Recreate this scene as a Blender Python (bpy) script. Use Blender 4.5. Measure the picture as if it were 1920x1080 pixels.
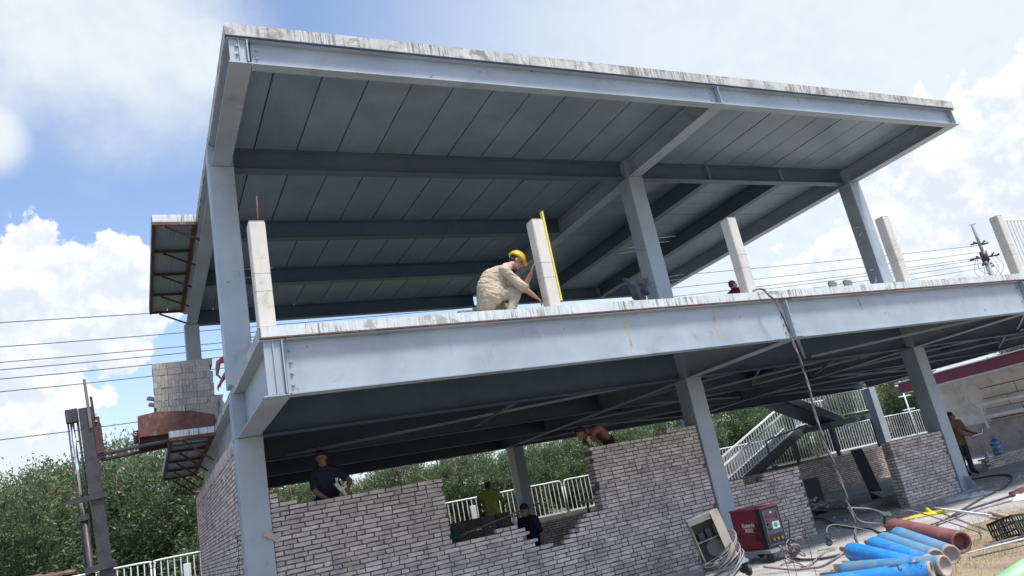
import bpy, bmesh, math, random
from mathutils import Vector, Matrix, Euler, noise
SC = bpy.context.scene
for o in list(bpy.data.objects): bpy.data.objects.remove(o)
COL = SC.collection
rnd = random.Random(7)
# ------------------------------------------------------------------ camera
CAM = Vector((-1.4336, -11.3856, 1.5982))
CR = Vector((0.87967, -0.43211, -0.19866)); CU = Vector((0.04918, -0.33282, 0.94171)); CF = Vector((0.47304, 0.83816, 0.27152))
cd = bpy.data.cameras.new('camera'); cam = bpy.data.objects.new('camera', cd); COL.objects.link(cam)
M = Matrix((CR, CU, -CF)).transposed().to_4x4(); M.translation = CAM
cam.matrix_world = M
cd.sensor_width = 36; cd.lens = 1419.92 * 36 / 1920; cd.shift_x = -38.4 / 1920; cd.shift_y = -1.2 / 1920
cd.clip_start = 0.1; cd.clip_end = 3000
SC.camera = cam
def infront(p, m=60):
    d = Vector(p) - CAM; z = d.dot(CF)
    if z < .1: return None
    u = 998.4 + 1419.92 * d.dot(CR) / z; v = 538.8 - 1419.92 * d.dot(CU) / z
    return z if (-m < u < 1920 + m and -m < v < 1080 + m) else None
# ------------------------------------------------------------------ view, sun and sky
SC.view_settings.view_transform = 'Standard'; SC.view_settings.look = 'None'
SC.view_settings.exposure = 0.98; SC.view_settings.gamma = 1.0; SC.view_settings.use_curve_mapping = False
SUN_EL, SUN_AZ = math.radians(66), math.radians(152)      # azimuth clockwise from +Y
sdir = Vector((math.sin(SUN_AZ) * math.cos(SUN_EL), math.cos(SUN_AZ) * math.cos(SUN_EL), math.sin(SUN_EL)))
sl = bpy.data.lights.new('sun', 'SUN'); sl.energy = 2.6; sl.angle = math.radians(10); sl.color = (1, .955, .89)
so = bpy.data.objects.new('sun', sl); COL.objects.link(so); so.rotation_euler = sdir.to_track_quat('Z', 'Y').to_euler()

class NT:
    """small helper to write node trees"""
    def __init__(s, tree): s.t = tree; s.n = tree.nodes; s.l = tree.links
    def new(s, typ, **kw):
        nd = s.n.new(typ)
        for k, v in kw.items():
            if k == 'ins':
                for a, b in v.items(): s.set(nd, a, b)
            else: setattr(nd, k, v)
        return nd
    def set(s, nd, a, b):
        i = nd.inputs[a]
        if isinstance(b, bpy.types.NodeSocket): s.l.new(b, i)
        elif isinstance(b, (tuple, list)) and len(b) == 3 and i.type == 'RGBA': i.default_value = (*b, 1)
        else: i.default_value = b
    def math(s, op, a, b=0.0, c=None, clamp=False):
        nd = s.new('ShaderNodeMath', operation=op, use_clamp=clamp); s.set(nd, 0, a); s.set(nd, 1, b)
        if c is not None: s.set(nd, 2, c)
        return nd.outputs[0]
    def vmath(s, op, a, b=None):
        nd = s.new('ShaderNodeVectorMath', operation=op); s.set(nd, 0, a)
        if b is not None: s.set(nd, 1, b)
        return nd
    def noise(s, vec, scale, detail=4, rough=.55, out=0, dist=0.0):
        nd = s.new('ShaderNodeTexNoise'); nd.inputs['Scale'].default_value = scale; nd.inputs['Detail'].default_value = detail
        nd.inputs['Roughness'].default_value = rough; nd.inputs['Distortion'].default_value = dist
        if vec is not None: s.set(nd, 'Vector', vec)
        return nd.outputs[out]
    def ramp(s, fac, a, b, lo=0.0, hi=1.0, smooth=True):
        nd = s.new('ShaderNodeMapRange', interpolation_type='SMOOTHSTEP' if smooth else 'LINEAR')
        s.set(nd, 0, fac); s.set(nd, 1, a); s.set(nd, 2, b); s.set(nd, 3, lo); s.set(nd, 4, hi)
        return nd.outputs[0]
    def mix(s, fac, a, b, mode='MIX'):
        nd = s.new('ShaderNodeMix', data_type='RGBA', blend_type=mode)
        s.set(nd, 0, fac); s.set(nd, 6, a); s.set(nd, 7, b)
        return nd.outputs[2]

W = bpy.data.worlds.new('World'); SC.world = W; W.use_nodes = True
nt = NT(W.node_tree); nt.n.clear()
wout = nt.new('ShaderNodeOutputWorld'); bg = nt.new('ShaderNodeBackground'); nt.l.new(bg.outputs[0], wout.inputs[0])
sky = nt.new('ShaderNodeTexSky', sky_type='NISHITA'); sky.sun_disc = False
sky.sun_elevation = SUN_EL; sky.sun_rotation = SUN_AZ; sky.air_density = 1.0; sky.dust_density = 1.2; sky.ozone_density = 3.0
tc = nt.new('ShaderNodeTexCoord').outputs['Generated']
dirv = nt.vmath('NORMALIZE', tc).outputs[0]
zc = nt.new('ShaderNodeSeparateXYZ'); nt.l.new(dirv, zc.inputs[0])
def near(c, r0, r1):
    """1 inside angle r0 (deg) from direction c, fading to 0 at r1"""
    d = nt.vmath('DOT_PRODUCT', dirv, tuple(Vector(c).normalized())).outputs['Value']
    return nt.ramp(d, math.cos(math.radians(r1)), math.cos(math.radians(r0)))
def blob(c, r):
    """height field falling from 1 at direction c through .5 at angle r (deg)"""
    d = nt.vmath('DOT_PRODUCT', dirv, tuple(Vector(c).normalized())).outputs['Value']
    a = nt.math('SQRT', nt.math('MAXIMUM', nt.math('MULTIPLY', nt.math('SUBTRACT', 1.0, d), 2.0), 0.0))
    return nt.math('SUBTRACT', 1.0, nt.math('MULTIPLY', a, 1 / (2 * math.radians(r))))
def mx(*a):
    r = a[0]
    for b in a[1:]: r = nt.math('MAXIMUM', r, b)
    return r
fbA = nt.noise(dirv, 22, 9, .56); fbA2 = nt.noise(nt.vmath('ADD', dirv, (.006, -.004, .012)).outputs[0], 22, 9, .56)
fbB = nt.noise(dirv, 6.5, 6, .55)
cf = mx(blob((-.080, .925, .340), 3.6), blob((-.086, .916, .372), 2.2), blob((.005, .940, .335), 3.4), blob((.040, .933, .35), 2.0), blob((-.125, .93, .31), 3.4), blob((-.03, .945, .30), 4.2), blob((-.09, .955, .26), 4.6),
        blob((.880, .41, .235), 8.0), blob((.82, .50, .20), 7.5), blob((.875, .36, .30), 4.0), blob((.76, .58, .12), 8))
cfn = nt.math('ADD', cf, nt.math('MULTIPLY', nt.math('SUBTRACT', fbA, .5), .95))
cum = nt.ramp(cfn, .50, .56)
sf = mx(blob((.008, .818, .590), 8.5), blob((-.06, .80, .60), 8.0), blob((.075, .815, .572), 4.5), blob((-.118, .862, .485), 2.4), blob((-.10, .985, .16), 4.5), blob((.40, .62, .70), 7))
soft = nt.ramp(nt.math('ADD', sf, nt.math('MULTIPLY', nt.math('SUBTRACT', fbB, .5), .75)), .34, .86)
hz = near((.86, .35, .34), 16, 50)                                  # pale veil towards the bright right-hand side
low = nt.ramp(zc.outputs[2], .0, .30, .55, 0.0)                    # pale air near the horizon
cov = mx(cum, nt.math('MULTIPLY', soft, .95), nt.math('MULTIPLY', hz, .93), low)
rel = nt.math('MULTIPLY', nt.math('SUBTRACT', fbA, fbA2), 3.6)        # relief: lit tops, shaded undersides
sh_ = nt.math('ADD', nt.math('ADD', nt.ramp(fbB, .3, .7, .15, .6), rel), nt.ramp(cfn, .5, .85, .35, .05))
ccol = nt.mix(nt.ramp(sh_, .1, .95), (4.75, 5.15, 5.7), (6.1, 6.25, 6.4))
ccol = nt.mix(nt.math('MULTIPLY', nt.math('SUBTRACT', 1.0, cum), .8), ccol, (4.95, 5.4, 5.75))
skyc = nt.mix(1.0, sky.outputs[0], (1.75, 1.60, 1.52), 'MULTIPLY')
allc = nt.mix(cov, skyc, ccol)
nt.l.new(allc, bg.inputs[0]); bg.inputs[1].default_value = 0.085

# ------------------------------------------------------------------ materials
MATS = {}
def mat(name, col, rough=.7, metal=0.0, var=.12, scale=3.0, bump=.0, bscale=40, dirt=None, dirtamt=.5, dirtlo=.5, dirthi=.68, streak=None, rand=0.0, spec=.5, col2=None, trans=0.0, island=False, dscale=None, coords='Object', rust=0.0, ribs=0.0, smear=False):
    if name in MATS: return MATS[name]
    m = bpy.data.materials.new(name); m.use_nodes = True; t = NT(m.node_tree); t.n.clear()
    out = t.new('ShaderNodeOutputMaterial'); b = t.new('ShaderNodeBsdfPrincipled'); t.l.new(b.outputs[0], out.inputs[0])
    if coords == 'World':
        vec = t.new('ShaderNodeNewGeometry').outputs['Position']
    else: vec = t.new('ShaderNodeTexCoord').outputs['Object']
    n = t.noise(vec, scale, 5, .6)
    c = t.mix(t.ramp(n, .25, .75), tuple(x * (1 - var) for x in col), tuple(min(1, x * (1 + var)) for x in (col2 or col)))
    if dirt:
        dn = t.noise(vec, dscale or scale * 1.7, 7, .65, dist=.4)
        c = t.mix(t.math('MULTIPLY', t.ramp(dn, dirtlo, dirthi), dirtamt), c, dirt)
    if streak:                                                    # vertical runs: (colour, amount, threshold, freq)
        sc = t.new('ShaderNodeMapping'); t.set(sc, 'Vector', vec); sc.inputs['Scale'].default_value = (streak[3], streak[3], streak[3] * .07)
        sn = t.noise(sc.outputs[0], 1.0, 6, .7)
        pt = t.ramp(t.noise(vec, 1.6, 4, .6), .40, .62, .12, 1.0)
        c = t.mix(t.math('MULTIPLY', t.math('MULTIPLY', t.ramp(sn, streak[2], streak[2] + .16), streak[1]), pt), c, streak[0])
    if smear:
        sn2 = t.noise(vec, 1.3, 7, .7, dist=.8); c = t.mix(t.math('MULTIPLY', t.ramp(sn2, .50, .66), .55), c, (.40, .37, .35)); sn3 = t.noise(vec, 2.1, 5, .6); c = t.mix(t.math('MULTIPLY', t.ramp(sn3, .55, .72), .5), c, (.27, .235, .22))
    if rust:
        rn_ = t.noise(vec, 5.5, 8, .72); c = t.mix(t.math('MULTIPLY', t.ramp(rn_, .635, .69), rust), c, (.13, .055, .03))
    if rand:
        r = t.new('ShaderNodeObjectInfo').outputs['Random']
        if island:
            r = t.math('FRACT', t.math('ADD', r, t.new('ShaderNodeNewGeometry').outputs['Random Per Island']))
        k = t.math('ADD', t.math('MULTIPLY', r, 2 * rand), 1 - rand)
        cm = t.new('ShaderNodeCombineColor'); 
        for i in range(3): t.set(cm, i, k)
        c = t.mix(1.0, c, cm.outputs[0], 'MULTIPLY')
        if island:
            r2 = t.math('FRACT', t.math('MULTIPLY', r, 7.31))
            c = t.mix(t.math('MULTIPLY', t.ramp(r2, .55, 1.0), .25), c, island if isinstance(island, tuple) else (.30, .24, .23))
    t.set(b, 'Base Color', c); b.inputs['Metallic'].default_value = metal
    rn = t.math('ADD', t.math('MULTIPLY', t.ramp(n, .2, .8), .18), rough - .09)
    t.set(b, 'Roughness', rn)
    b.inputs['Specular IOR Level'].default_value = spec
    if trans: b.inputs['Transmission Weight'].default_value = trans
    if bump:
        bp = t.new('ShaderNodeBump'); bp.inputs['Strength'].default_value = bump; bp.inputs['Distance'].default_value = .02
        hh = t.noise(vec, bscale, 6, .65)
        if ribs:
            sx_ = t.new('ShaderNodeSeparateXYZ'); t.l.new(t.new('ShaderNodeTexCoord').outputs['Object'], sx_.inputs[0]); hh = t.math('ADD', t.math('MULTIPLY', hh, .25), t.math('MULTIPLY', t.math('ABSOLUTE', t.math('SINE', t.math('MULTIPLY', sx_.outputs[0], 44.0))), ribs))
        t.set(bp, 'Height', hh); t.l.new(bp.outputs[0], b.inputs['Normal'])
    MATS[name] = m; return m
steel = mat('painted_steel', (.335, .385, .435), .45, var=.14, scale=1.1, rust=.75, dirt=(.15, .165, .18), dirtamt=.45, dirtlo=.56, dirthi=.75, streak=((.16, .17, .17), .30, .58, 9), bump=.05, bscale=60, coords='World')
steel_shade = mat('painted_steel_shade_tone', (.085, .125, .175), .45, var=.14, scale=1.1, dirt=(.09, .08, .08), dirtamt=.35, coords='World')  # same steel paint, darkened: shade under the slabs put into the colour
rustm = mat('rusty_steel', (.14, .062, .048), .8, var=.35, scale=6, dirt=(.34, .25, .20), dirtamt=.6, dscale=4, bump=.25, coords='World')
darkrust = mat('dark_rusty_angle', (.07, .035, .035), .8, var=.3, scale=8, coords='World')
slabm = mat('stained_slab_edge', (.50, .51, .49), .75, var=.2, scale=2.2, dirt=(.20, .17, .13), dirtamt=.8, dirtlo=.50, dirthi=.62, dscale=3.0, streak=((.14, .14, .12), 1.0, .44, 30), bump=.2, bscale=30, coords='World')
deckslab = mat('dripped_slab_edge', (.60, .645, .65), .6, var=.08, scale=1.2, dirt=(.26, .26, .22), dirtamt=.75, dirtlo=.57, dirthi=.66, dscale=3.4, streak=((.17, .17, .14), 1.0, .46, 34), bump=.15, bscale=30, coords='World')
panelm = mat('painted_floor_panel', (.21, .265, .315), .38, var=.12, scale=1.2, dirt=(.12, .145, .17), dirtamt=.4, dirtlo=.52, dirthi=.75, rand=.07, ribs=.6, bump=.22, bscale=35, coords='World')
concm = mat('top_concrete', (.35, .34, .32), .9, var=.15, scale=2)
brickm = mat('grey_brick', (.61, .53, .48), .9, var=.18, scale=16, dirt=(.26, .23, .22), dirtamt=.5, dirtlo=.45, dirthi=.7, dscale=2.1, bump=.45, bscale=60, rand=.20, island=(.27, .21, .195), coords='World', smear=True)
mortar = mat('grey_mortar', (.135, .12, .115), .95, var=.25, scale=9, bump=.5, bscale=70, coords='World')
blockm = mat('cement_brick', (.38, .355, .32), .92, var=.12, scale=14, rand=.16, island=(.23, .225, .20), bump=.35, bscale=70, coords='World')
whitep = mat('white_post_paint', (.58, .56, .50), .6, var=.10, scale=2, streak=((.36, .33, .27), .5, .52, 16), dirt=(.40, .33, .22), dirtamt=.7, dirtlo=.56, dirthi=.72, coords='World', bump=.1)
whitef = mat('white_fence_paint', (.82, .84, .84), .5, var=.06, scale=3, dirt=(.40, .38, .34), dirtamt=.35, coords='World')
greym = mat('galvanised_grey', (.42, .44, .45), .45, metal=.6, var=.1)
black = mat('black_plastic', (.018, .02, .022), .5, var=.2)
rubber = mat('cable_rubber', (.05, .048, .05), .65, var=.3, scale=20)
cablegrey = mat('grey_cable', (.24, .235, .235), .6, var=.25, scale=20)
chrome = mat('chrome_rod', (.75, .77, .8), .12, metal=1.0, var=.05)
mastm = mat('mast_black_steel', (.04, .038, .045), .5, var=.35, scale=5, dirt=(.075, .06, .06), dirtamt=.6, bump=.1, coords='World')
woodm = mat('pale_wood', (.42, .34, .25), .8, var=.2, scale=12)
ply = mat('grey_board', (.30, .30, .29), .85, var=.2, scale=6)
skin = mat('skin', (.42, .215, .15), .55, var=.08, scale=12)
skind = mat('tanned_skin', (.27, .13, .09), .55, var=.1, scale=12)
hairm = mat('black_hair', (.012, .011, .012), .6, var=.3, scale=60, bump=.4, bscale=120)
hairg = mat('greying_hair', (.07, .065, .06), .7, var=.4, scale=60, bump=.4, bscale=120)

# ------------------------------------------------------------------ mesh helpers
def link(o, parent=None):
    COL.objects.link(o)
    if parent: o.parent = parent
    return o
def tag(o, label=None, cat=None, group=None, kind=None):
    if label: o['label'] = label
    if cat: o['category'] = cat
    if group: o['group'] = group
    if kind: o['kind'] = kind
    return o
def empty(name, loc=(0, 0, 0), label=None, cat=None, group=None, rz=0.0):
    o = bpy.data.objects.new(name, None); o.location = loc; o.rotation_euler = (0, 0, rz); o.empty_display_size = .2
    COL.objects.link(o); return tag(o, label, cat, group)
def finish(name, bm, m, parent=None, loc=None, smooth=False, rot=None):
    me = bpy.data.meshes.new(name); bm.normal_update(); bm.to_mesh(me); bm.free()
    if m: me.materials.append(m)
    if smooth:
        for p in me.polygons: p.use_smooth = True
    o = bpy.data.objects.new(name, me); link(o, parent)
    if loc is not None: o.location = loc
    if rot is not None: o.rotation_euler = rot
    return o
def share(name, me, parent, loc, rot=(0, 0, 0), scale=(1, 1, 1)):
    o = bpy.data.objects.new(name, me); COL.objects.link(o)
    if parent: o.parent = parent
    o.location = loc; o.rotation_euler = rot; o.scale = scale
    return o
def abox(bm, lo, hi, mat4=None, bev=0.0):
    x0, y0, z0 = lo; x1, y1, z1 = hi
    v = [bm.verts.new(p) for p in ((x0, y0, z0), (x1, y0, z0), (x1, y1, z0), (x0, y1, z0), (x0, y0, z1), (x1, y0, z1), (x1, y1, z1), (x0, y1, z1))]
    fs = [bm.faces.new([v[i] for i in f]) for f in ((0, 3, 2, 1), (4, 5, 6, 7), (0, 1, 5, 4), (1, 2, 6, 5), (2, 3, 7, 6), (3, 0, 4, 7))]
    if bev:
        es = list({e for f in fs for e in f.edges})
        r = bmesh.ops.bevel(bm, geom=es, offset=bev, segments=1, affect='EDGES'); v = [x for x in r['verts']]
    if mat4 is not None:
        bmesh.ops.transform(bm, matrix=mat4, verts=v)
    return v
def box(name, lo, hi, m, parent=None, bev=0.0, loc=None, rot=None):
    bm = bmesh.new(); abox(bm, lo, hi, bev=bev); return finish(name, bm, m, parent, loc, rot=rot)
def prism(bm, pts, depth, axis='y', at=0.0):
    """polygon pts in the plane across axis, extruded by depth"""
    f = {'y': lambda a, b, d: (a, d, b), 'x': lambda a, b, d: (d, a, b), 'z': lambda a, b, d: (a, b, d)}[axis]
    A = [bm.verts.new(f(a, b, at)) for a, b in pts]; B = [bm.verts.new(f(a, b, at + depth)) for a, b in pts]
    bm.faces.new(A); bm.faces.new(B[::-1]); n = len(pts)
    for i in range(n): bm.faces.new((A[i], B[i], B[(i + 1) % n], A[(i + 1) % n]))
    bmesh.ops.recalc_face_normals(bm, faces=bm.faces)
def tube(bm, pts, r, n=8, cap=True, radii=None):
    pts = [Vector(p) for p in pts]; rings = []; up = None
    for i, p in enumerate(pts):
        t = (pts[min(i + 1, len(pts) - 1)] - pts[max(i - 1, 0)])
        if t.length < 1e-9: t = Vector((0, 0, 1))
        t.normalize()
        if up is None: up = t.orthogonal().normalized()
        a = (up - t * up.dot(t))
        if a.length < 1e-6: a = t.orthogonal()
        a.normalize(); up = a; b = t.cross(a); rr = radii[i] if radii else r
        rings.append([bm.verts.new(p + (a * math.cos(2 * math.pi * k / n) + b * math.sin(2 * math.pi * k / n)) * rr) for k in range(n)])
    for A, B in zip(rings, rings[1:]):
        for k in range(n): bm.faces.new((A[k], A[(k + 1) % n], B[(k + 1) % n], B[k]))
    if cap: bm.faces.new(rings[0][::-1]); bm.faces.new(rings[-1])
def tubeobj(name, pts, r, m, parent=None, n=8, radii=None, smooth=True):
    bm = bmesh.new(); tube(bm, pts, r, n, radii=radii); return finish(name, bm, m, parent, smooth=smooth)
def bar(name, a, b, w, h, m, parent=None):
    """square bar from a to b"""
    a, b = Vector(a), Vector(b); d = b - a; L = d.length
    q = d.to_track_quat('X', 'Z').to_matrix().to_4x4(); q.translation = a
    bm = bmesh.new(); abox(bm, (0, -w / 2, -h / 2), (L, w / 2, h / 2), mat4=q); return finish(name, bm, m, parent)
def spline(pts, k=6):
    pts = [Vector(p) for p in pts]; P = [pts[0]] + pts + [pts[-1]]; out = []
    for i in range(1, len(P) - 2):
        for s in range(k):
            t = s / k; a, b, c, d = P[i - 1], P[i], P[i + 1], P[i + 2]
            out.append(.5 * ((2 * b) + (c - a) * t + (2 * a - 5 * b + 4 * c - d) * t * t + (3 * b - a - 3 * c + d) * t ** 3))
    out.append(pts[-1]); return out
def lathe(bm, prof, n=24, M4=None, cap0=True):
    """profile of (axial, radius) turned about local Z"""
    rings = []
    for z, r in prof:
        rings.append([bm.verts.new((r * math.cos(2 * math.pi * k / n), r * math.sin(2 * math.pi * k / n), z)) for k in range(n)])
    for A, B in zip(rings, rings[1:]):
        for k in range(n): bm.faces.new((A[k], A[(k + 1) % n], B[(k + 1) % n], B[k]))
    if cap0: bm.faces.new(rings[0][::-1])
    bm.faces.new(rings[-1])
    vs = [v for r in rings for v in r]
    if M4 is not None: bmesh.ops.transform(bm, matrix=M4, verts=vs)
    return vs

# ------------------------------------------------------------------ levels of the steel building
ZB1, ZS1B, ZS1T = 3.307, 3.966, 4.108
ZB2, ZS2B, ZS2T = 7.651, 8.028, 8.206
X0, X1, X2, X3 = 0.0, 8.04, 14.784, 23.4
YF = -2.75; YREAR = 9.0

# ------------------------------------------------------------------ ground
def sheet(name, pts, z, m, sub=0, parent=None):
    bm = bmesh.new(); bm.faces.new([bm.verts.new((x, y, z)) for x, y in pts]); return finish(name, bm, m, parent)
earth = mat('packed_earth', (.21, .185, .15), .95, var=.3, scale=.5, dirt=(.10, .12, .05), dirtamt=.6, bump=.5, bscale=9, coords='World')
g = sheet('ground', [(-900, -900), (900, -900), (900, 900), (-900, 900)], -.012, earth); g['kind'] = 'structure'
conc = mat('dusty_concrete', (.36, .355, .345), .92, var=.22, scale=.8, dirt=(.20, .195, .185), dirtamt=.6, dirtlo=.47, dirthi=.68, dscale=1.4, bump=.25, bscale=18, coords='World')
slab = sheet('concrete_pavement', [(5.0, -3.3), (5.6, -4.6), (6.9, -4.55), (8.3, -3.95), (9.7, -3.45), (12.0, -3.6), (40, -6), (40, 11.6), (-1.5, 11.6), (-1.5, -.6), (3.0, -1.6)], 0.0, conc); slab['kind'] = 'structure'
terr = mat('terrace_soil', (.11, .12, .06), .95, var=.3, scale=.8, bump=.5, bscale=9, coords='World')
bm = bmesh.new(); abox(bm, (-60, 12.2, -.02), (120, 300, 1.12)); t_ = finish('terrace_ground', bm, terr); t_['kind'] = 'structure'

# ------------------------------------------------------------------ steel-framed building
B = empty('steel_frame_building', (0, 0, 0), 'unfinished two-storey building of blue-grey steel beams and columns with a slanting flat roof', 'building')
def ibeam(name, axis, a0, a1, c, z0, z1, fw, m=steel, tw=.012, tf=.016, offset=0.0, parent=B):
    """I-section along axis x or y between a0 and a1, centred on c, from z0 up to z1"""
    bm = bmesh.new()
    def bx(c0, c1, za, zb):
        if axis == 'x': abox(bm, (a0, c0, za), (a1, c1, zb))
        else: abox(bm, (c0, a0, za), (c1, a1, zb))
    bx(c - fw / 2, c + fw / 2, z0, z0 + tf); bx(c - fw / 2, c + fw / 2, z1 - tf, z1); bx(c - tw / 2 + offset, c + tw / 2 + offset, z0 + tf, z1 - tf)
    return finish(name, bm, m, parent)
bolt_bm = bmesh.new(); lathe(bolt_bm, [(0, .021), (.010, .021), (.010, .014), (.026, .014)], 6); bolt_me = bpy.data.meshes.new('bolt'); bolt_bm.to_mesh(bolt_me); bolt_bm.free(); bolt_me.materials.append(steel)
def bolts(par, x, y, zs, dx=0):
    for z in zs: share('bolt', bolt_me, par, (x, y, z), (math.pi / 2, 0, 0))
def bolts_side(par, x, ys, zs):
    for y in ys:
        for z in zs: share('bolt', bolt_me, par, (x, y, z), (0, -math.pi / 2, 0))
e = .004
# --- columns: closed box sections, two storeys, with seam plates
def column(x, yc, z0, z1, w=.372):
    o = box('column', (x - w / 2, yc - w / 2, z0), (x + w / 2, yc + w / 2, z1), steel, B, bev=.008)
    return o
lowc = []
for x in (X0, X1, X2, X3):
    lowc.append(column(x, .186, .02, ZB1 - e)); column(x + (.30 if x in (X1, X3) else 0), 8.9, .02, ZB1 - e, .34)
for x in (X0, X1, X2):
    column(x, .355, ZS1T, ZB2 - e); column(x, 8.9, ZS1T, ZB2 - e, .34)
for x in (X1, X2, X3):
    c = lowc[(X0, X1, X2, X3).index(x)]
    bp = box('base_plate', (x - .34, .186 - .34, .001), (x + .34, .186 + .34, .02), steel, B)
    for sx, sy in ((1, 0), (-1, 0), (0, -1)):
        bm = bmesh.new(); prism(bm, [(0, 0), (.22, 0), (.22, .05), (.12, .26), (0, .30)], .014, 'y', -.007)
        share_o = finish('gusset', bm, steel, B, (x + sx * .186, .186 + sy * .186, .02), rot=(0, 0, math.atan2(sy, sx)))
# --- deck frame
def beam_deck(*a, **k): return ibeam(*a, **k)
fb = []
for a, b in ((X0 + .13, X1 - .01), (X1 + .01, X2 - .01), (X2 + .01, X3)):
    fb.append(ibeam('edge_beam', 'x', a, b, YF + .11, ZB1, ZS1B - e, .18))
for i, x in enumerate((X0, X1, X2, X3)):
    cbm = ibeam('cantilever_beam', 'y', YF + .02, -.004, x, ZB1 - .003, ZS1B - e - .003, .30)
    ib = ibeam('cross_beam', 'y', .376, 8.7, x, ZB1 - .003, ZS1B - e - .003, .26)
    box('joint_box', (x - .186, 0, ZB1), (x + .186, .372, ZS1B - e), steel, B)
    # end plate and stiffeners on the front edge
    px = x + (.10 if i == 0 else 0.0)
    st = box('stiffener', (px - .008, YF + .005, ZB1 + .02), (px + .008, YF + .100, ZS1B - .024), steel, B)
    if i == 0:
        ep = box('end_plate', (x - .10, YF + .04, ZB1 + .02), (x + .088, YF + .052, ZS1B - .022), steel, B)
        bolts(fb[0], x + .19, YF + .104, [ZB1 + .12 + .135 * k for k in range(4)])
        bolts_side(cbm, x - .008, (-.12,), [ZB1 + .08 + .085 * k for k in range(6)])
        box('splice_plate', (x - .012, -.2, ZB1 + .04), (x - .007, -.05, ZS1B - .06), steel, cbm)
        box('stiffener', (x - .13, -.012, ZB1 + .016), (x - .012, -.002, ZS1B - .03), steel, cbm)
        bolts_side(ib, x - .008, (.62,), [ZB1 + .1 + .1 * k for k in range(5)])
    else:
        bolts(fb[i - 1], x - .11, YF + .104, [ZB1 + .12 + .135 * k for k in range(4)])
        if i < 3: bolts(fb[i], x + .11, YF + .104, [ZB1 + .12 + .135 * k for k in range(4)])
for y, fw in ((.186, .22), (3.27, .18), (6.0, .18), (8.9, .24)):
    for a, b in ((X0, X1), (X1, X2), (X2, X3)):
        gp = {.186: .187, 8.9: .001}.get(y, .14); ibeam('joist_beam', 'x', a + gp, b - gp, y, ZB1 + .002, ZS1B - e, fw, steel_shade)
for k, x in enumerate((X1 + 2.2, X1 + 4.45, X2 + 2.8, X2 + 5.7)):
    ibeam('purlin_beam', 'y', .3, 8.78, x, ZB1 + .25, ZS1B - e - .002, .14, steel_shade)
# horizontal bracing angles under the deck
BR = [((4.45, .30), (4.75, 3.17)), ((1.0, 3.3), (7.6, .4)), ((8.25, .35), (10.0, 3.2)), ((8.3, 3.3), (10.2, .4)), ((10.2, .4), (12.5, 3.2)), ((10.2, 3.2), (12.5, .4)), ((12.5, .4), (14.7, 3.2)),
      ((12.5, 3.2), (14.7, .4)), ((8.2, 3.4), (14.5, 5.9)), ((8.2, 5.9), (14.5, 3.4)), ((8.2, 6.1), (14.5, 8.7)), ((8.2, 8.7), (14.5, 6.1)),
      ((8.3, -2.5), (11.2, .1)), ((14.6, -2.5), (11.4, .1)), ((15.0, -2.5), (19, .1)), ((23.2, -2.5), (19.1, .1)),
      ((15.0, .4), (19, 3.2)), ((15.0, 3.2), (19, .4)), ((19, .4), (23.2, 3.2)), ((19, 3.2), (23.2, .4)), ((15.0, 3.4), (23.2, 5.9)), ((15.0, 5.9), (23.2, 3.4)), ((15.0, 6.1), (23.2, 8.7))]
for k, ((ax, ay), (bx_, by)) in enumerate(BR):
    zz = ZB1 + .05 + .012 * (k % 5)
    bar('brace', (ax, ay, zz), (bx_, by, zz + .02), .045, .045, steel, B)
panel_shade = mat('floor_panel_shade_tone', (.055, .085, .13), .5, var=.14, scale=2.0, dirt=(.05, .06, .07), dirtamt=.45, rand=.1, bump=.12, bscale=35, coords='World')  # floor panel colour darkened to carry the shade under the deck
for (xa, za, xb, zb) in ((4.88, 3.93, 4.90, 3.36), (6.53, 3.93, 6.55, 3.45)):
    bm = bmesh.new(); n_ = 14; A_ = []
    for k in range(n_ + 1):
        t_k = k / n_; x_ = xa + (xb - xa) * t_k + .012 * noise.noise(Vector((k * .6, xa, 0))); w_ = .016 + .012 * abs(noise.noise(Vector((k * .9, xa, 5)))); z_ = za + (zb - za) * t_k
        A_.append((bm.verts.new((x_ - w_, YF + .1025, z_)), bm.verts.new((x_ + w_, YF + .1025, z_))))
    for p_, q_ in zip(A_, A_[1:]): bm.faces.new((p_[0], p_[1], q_[1], q_[0]))
    finish('rust_run', bm, mat('ochre_rust_run', (.42, .37, .24), .7, var=.25, scale=9, coords='World'), fb[0])
# --- floor panels of both slabs: each panel a piece with open joints
def panel_mesh(w, l, t, pm=None):
    bm = bmesh.new(); abox(bm, (-w / 2, -l / 2, 0), (w / 2, l / 2, t), bev=.006); me = bpy.data.meshes.new('panel'); bm.to_mesh(me); bm.free(); me.materials.append(pm or panelm); return me
def panels(x0, x1, y0, y1, z, along, pitch, t):
    if along == 'y':
        n = max(1, round((x1 - x0) / pitch)); w = (x1 - x0) / n; me = panel_mesh(w - .018, y1 - y0 - .02, t, panel_shade if z < 5 else None)
        for i in range(n): share('floor_panel', me, B, (x0 + w * (i + .5), (y0 + y1) / 2, z + rnd.uniform(-.004, .004)))
    else:
        n = max(1, round((y1 - y0) / pitch)); w = (y1 - y0) / n; me = panel_mesh(w - .018, x1 - x0 - .02, t)
        for i in range(n): share('floor_panel', me, B, ((x0 + x1) / 2, y0 + w * (i + .5), z + rnd.uniform(-.004, .004)), (0, 0, math.pi / 2))
R0, RX = -.156, 14.905
t2 = ZS2T - ZS2B - .03
for (y0, y1) in ((YF + .10, .36), (.36, 3.27), (3.27, 6.0), (6.0, 8.9)):
    panels(-.14, X1, y0, y1, ZS2B + .006, 'y', .665, t2)
panels(X1, RX - .04, YF + .10, .36, ZS2B + .006, 'y', .665, t2)
for a, b in ((X1, 10.2), (10.2, 12.45), (12.45, RX - .04)): panels(a, b, .36, 8.9, ZS2B + .006, 'x', .665, t2)
t1 = ZS1T - ZS1B - .03
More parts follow.
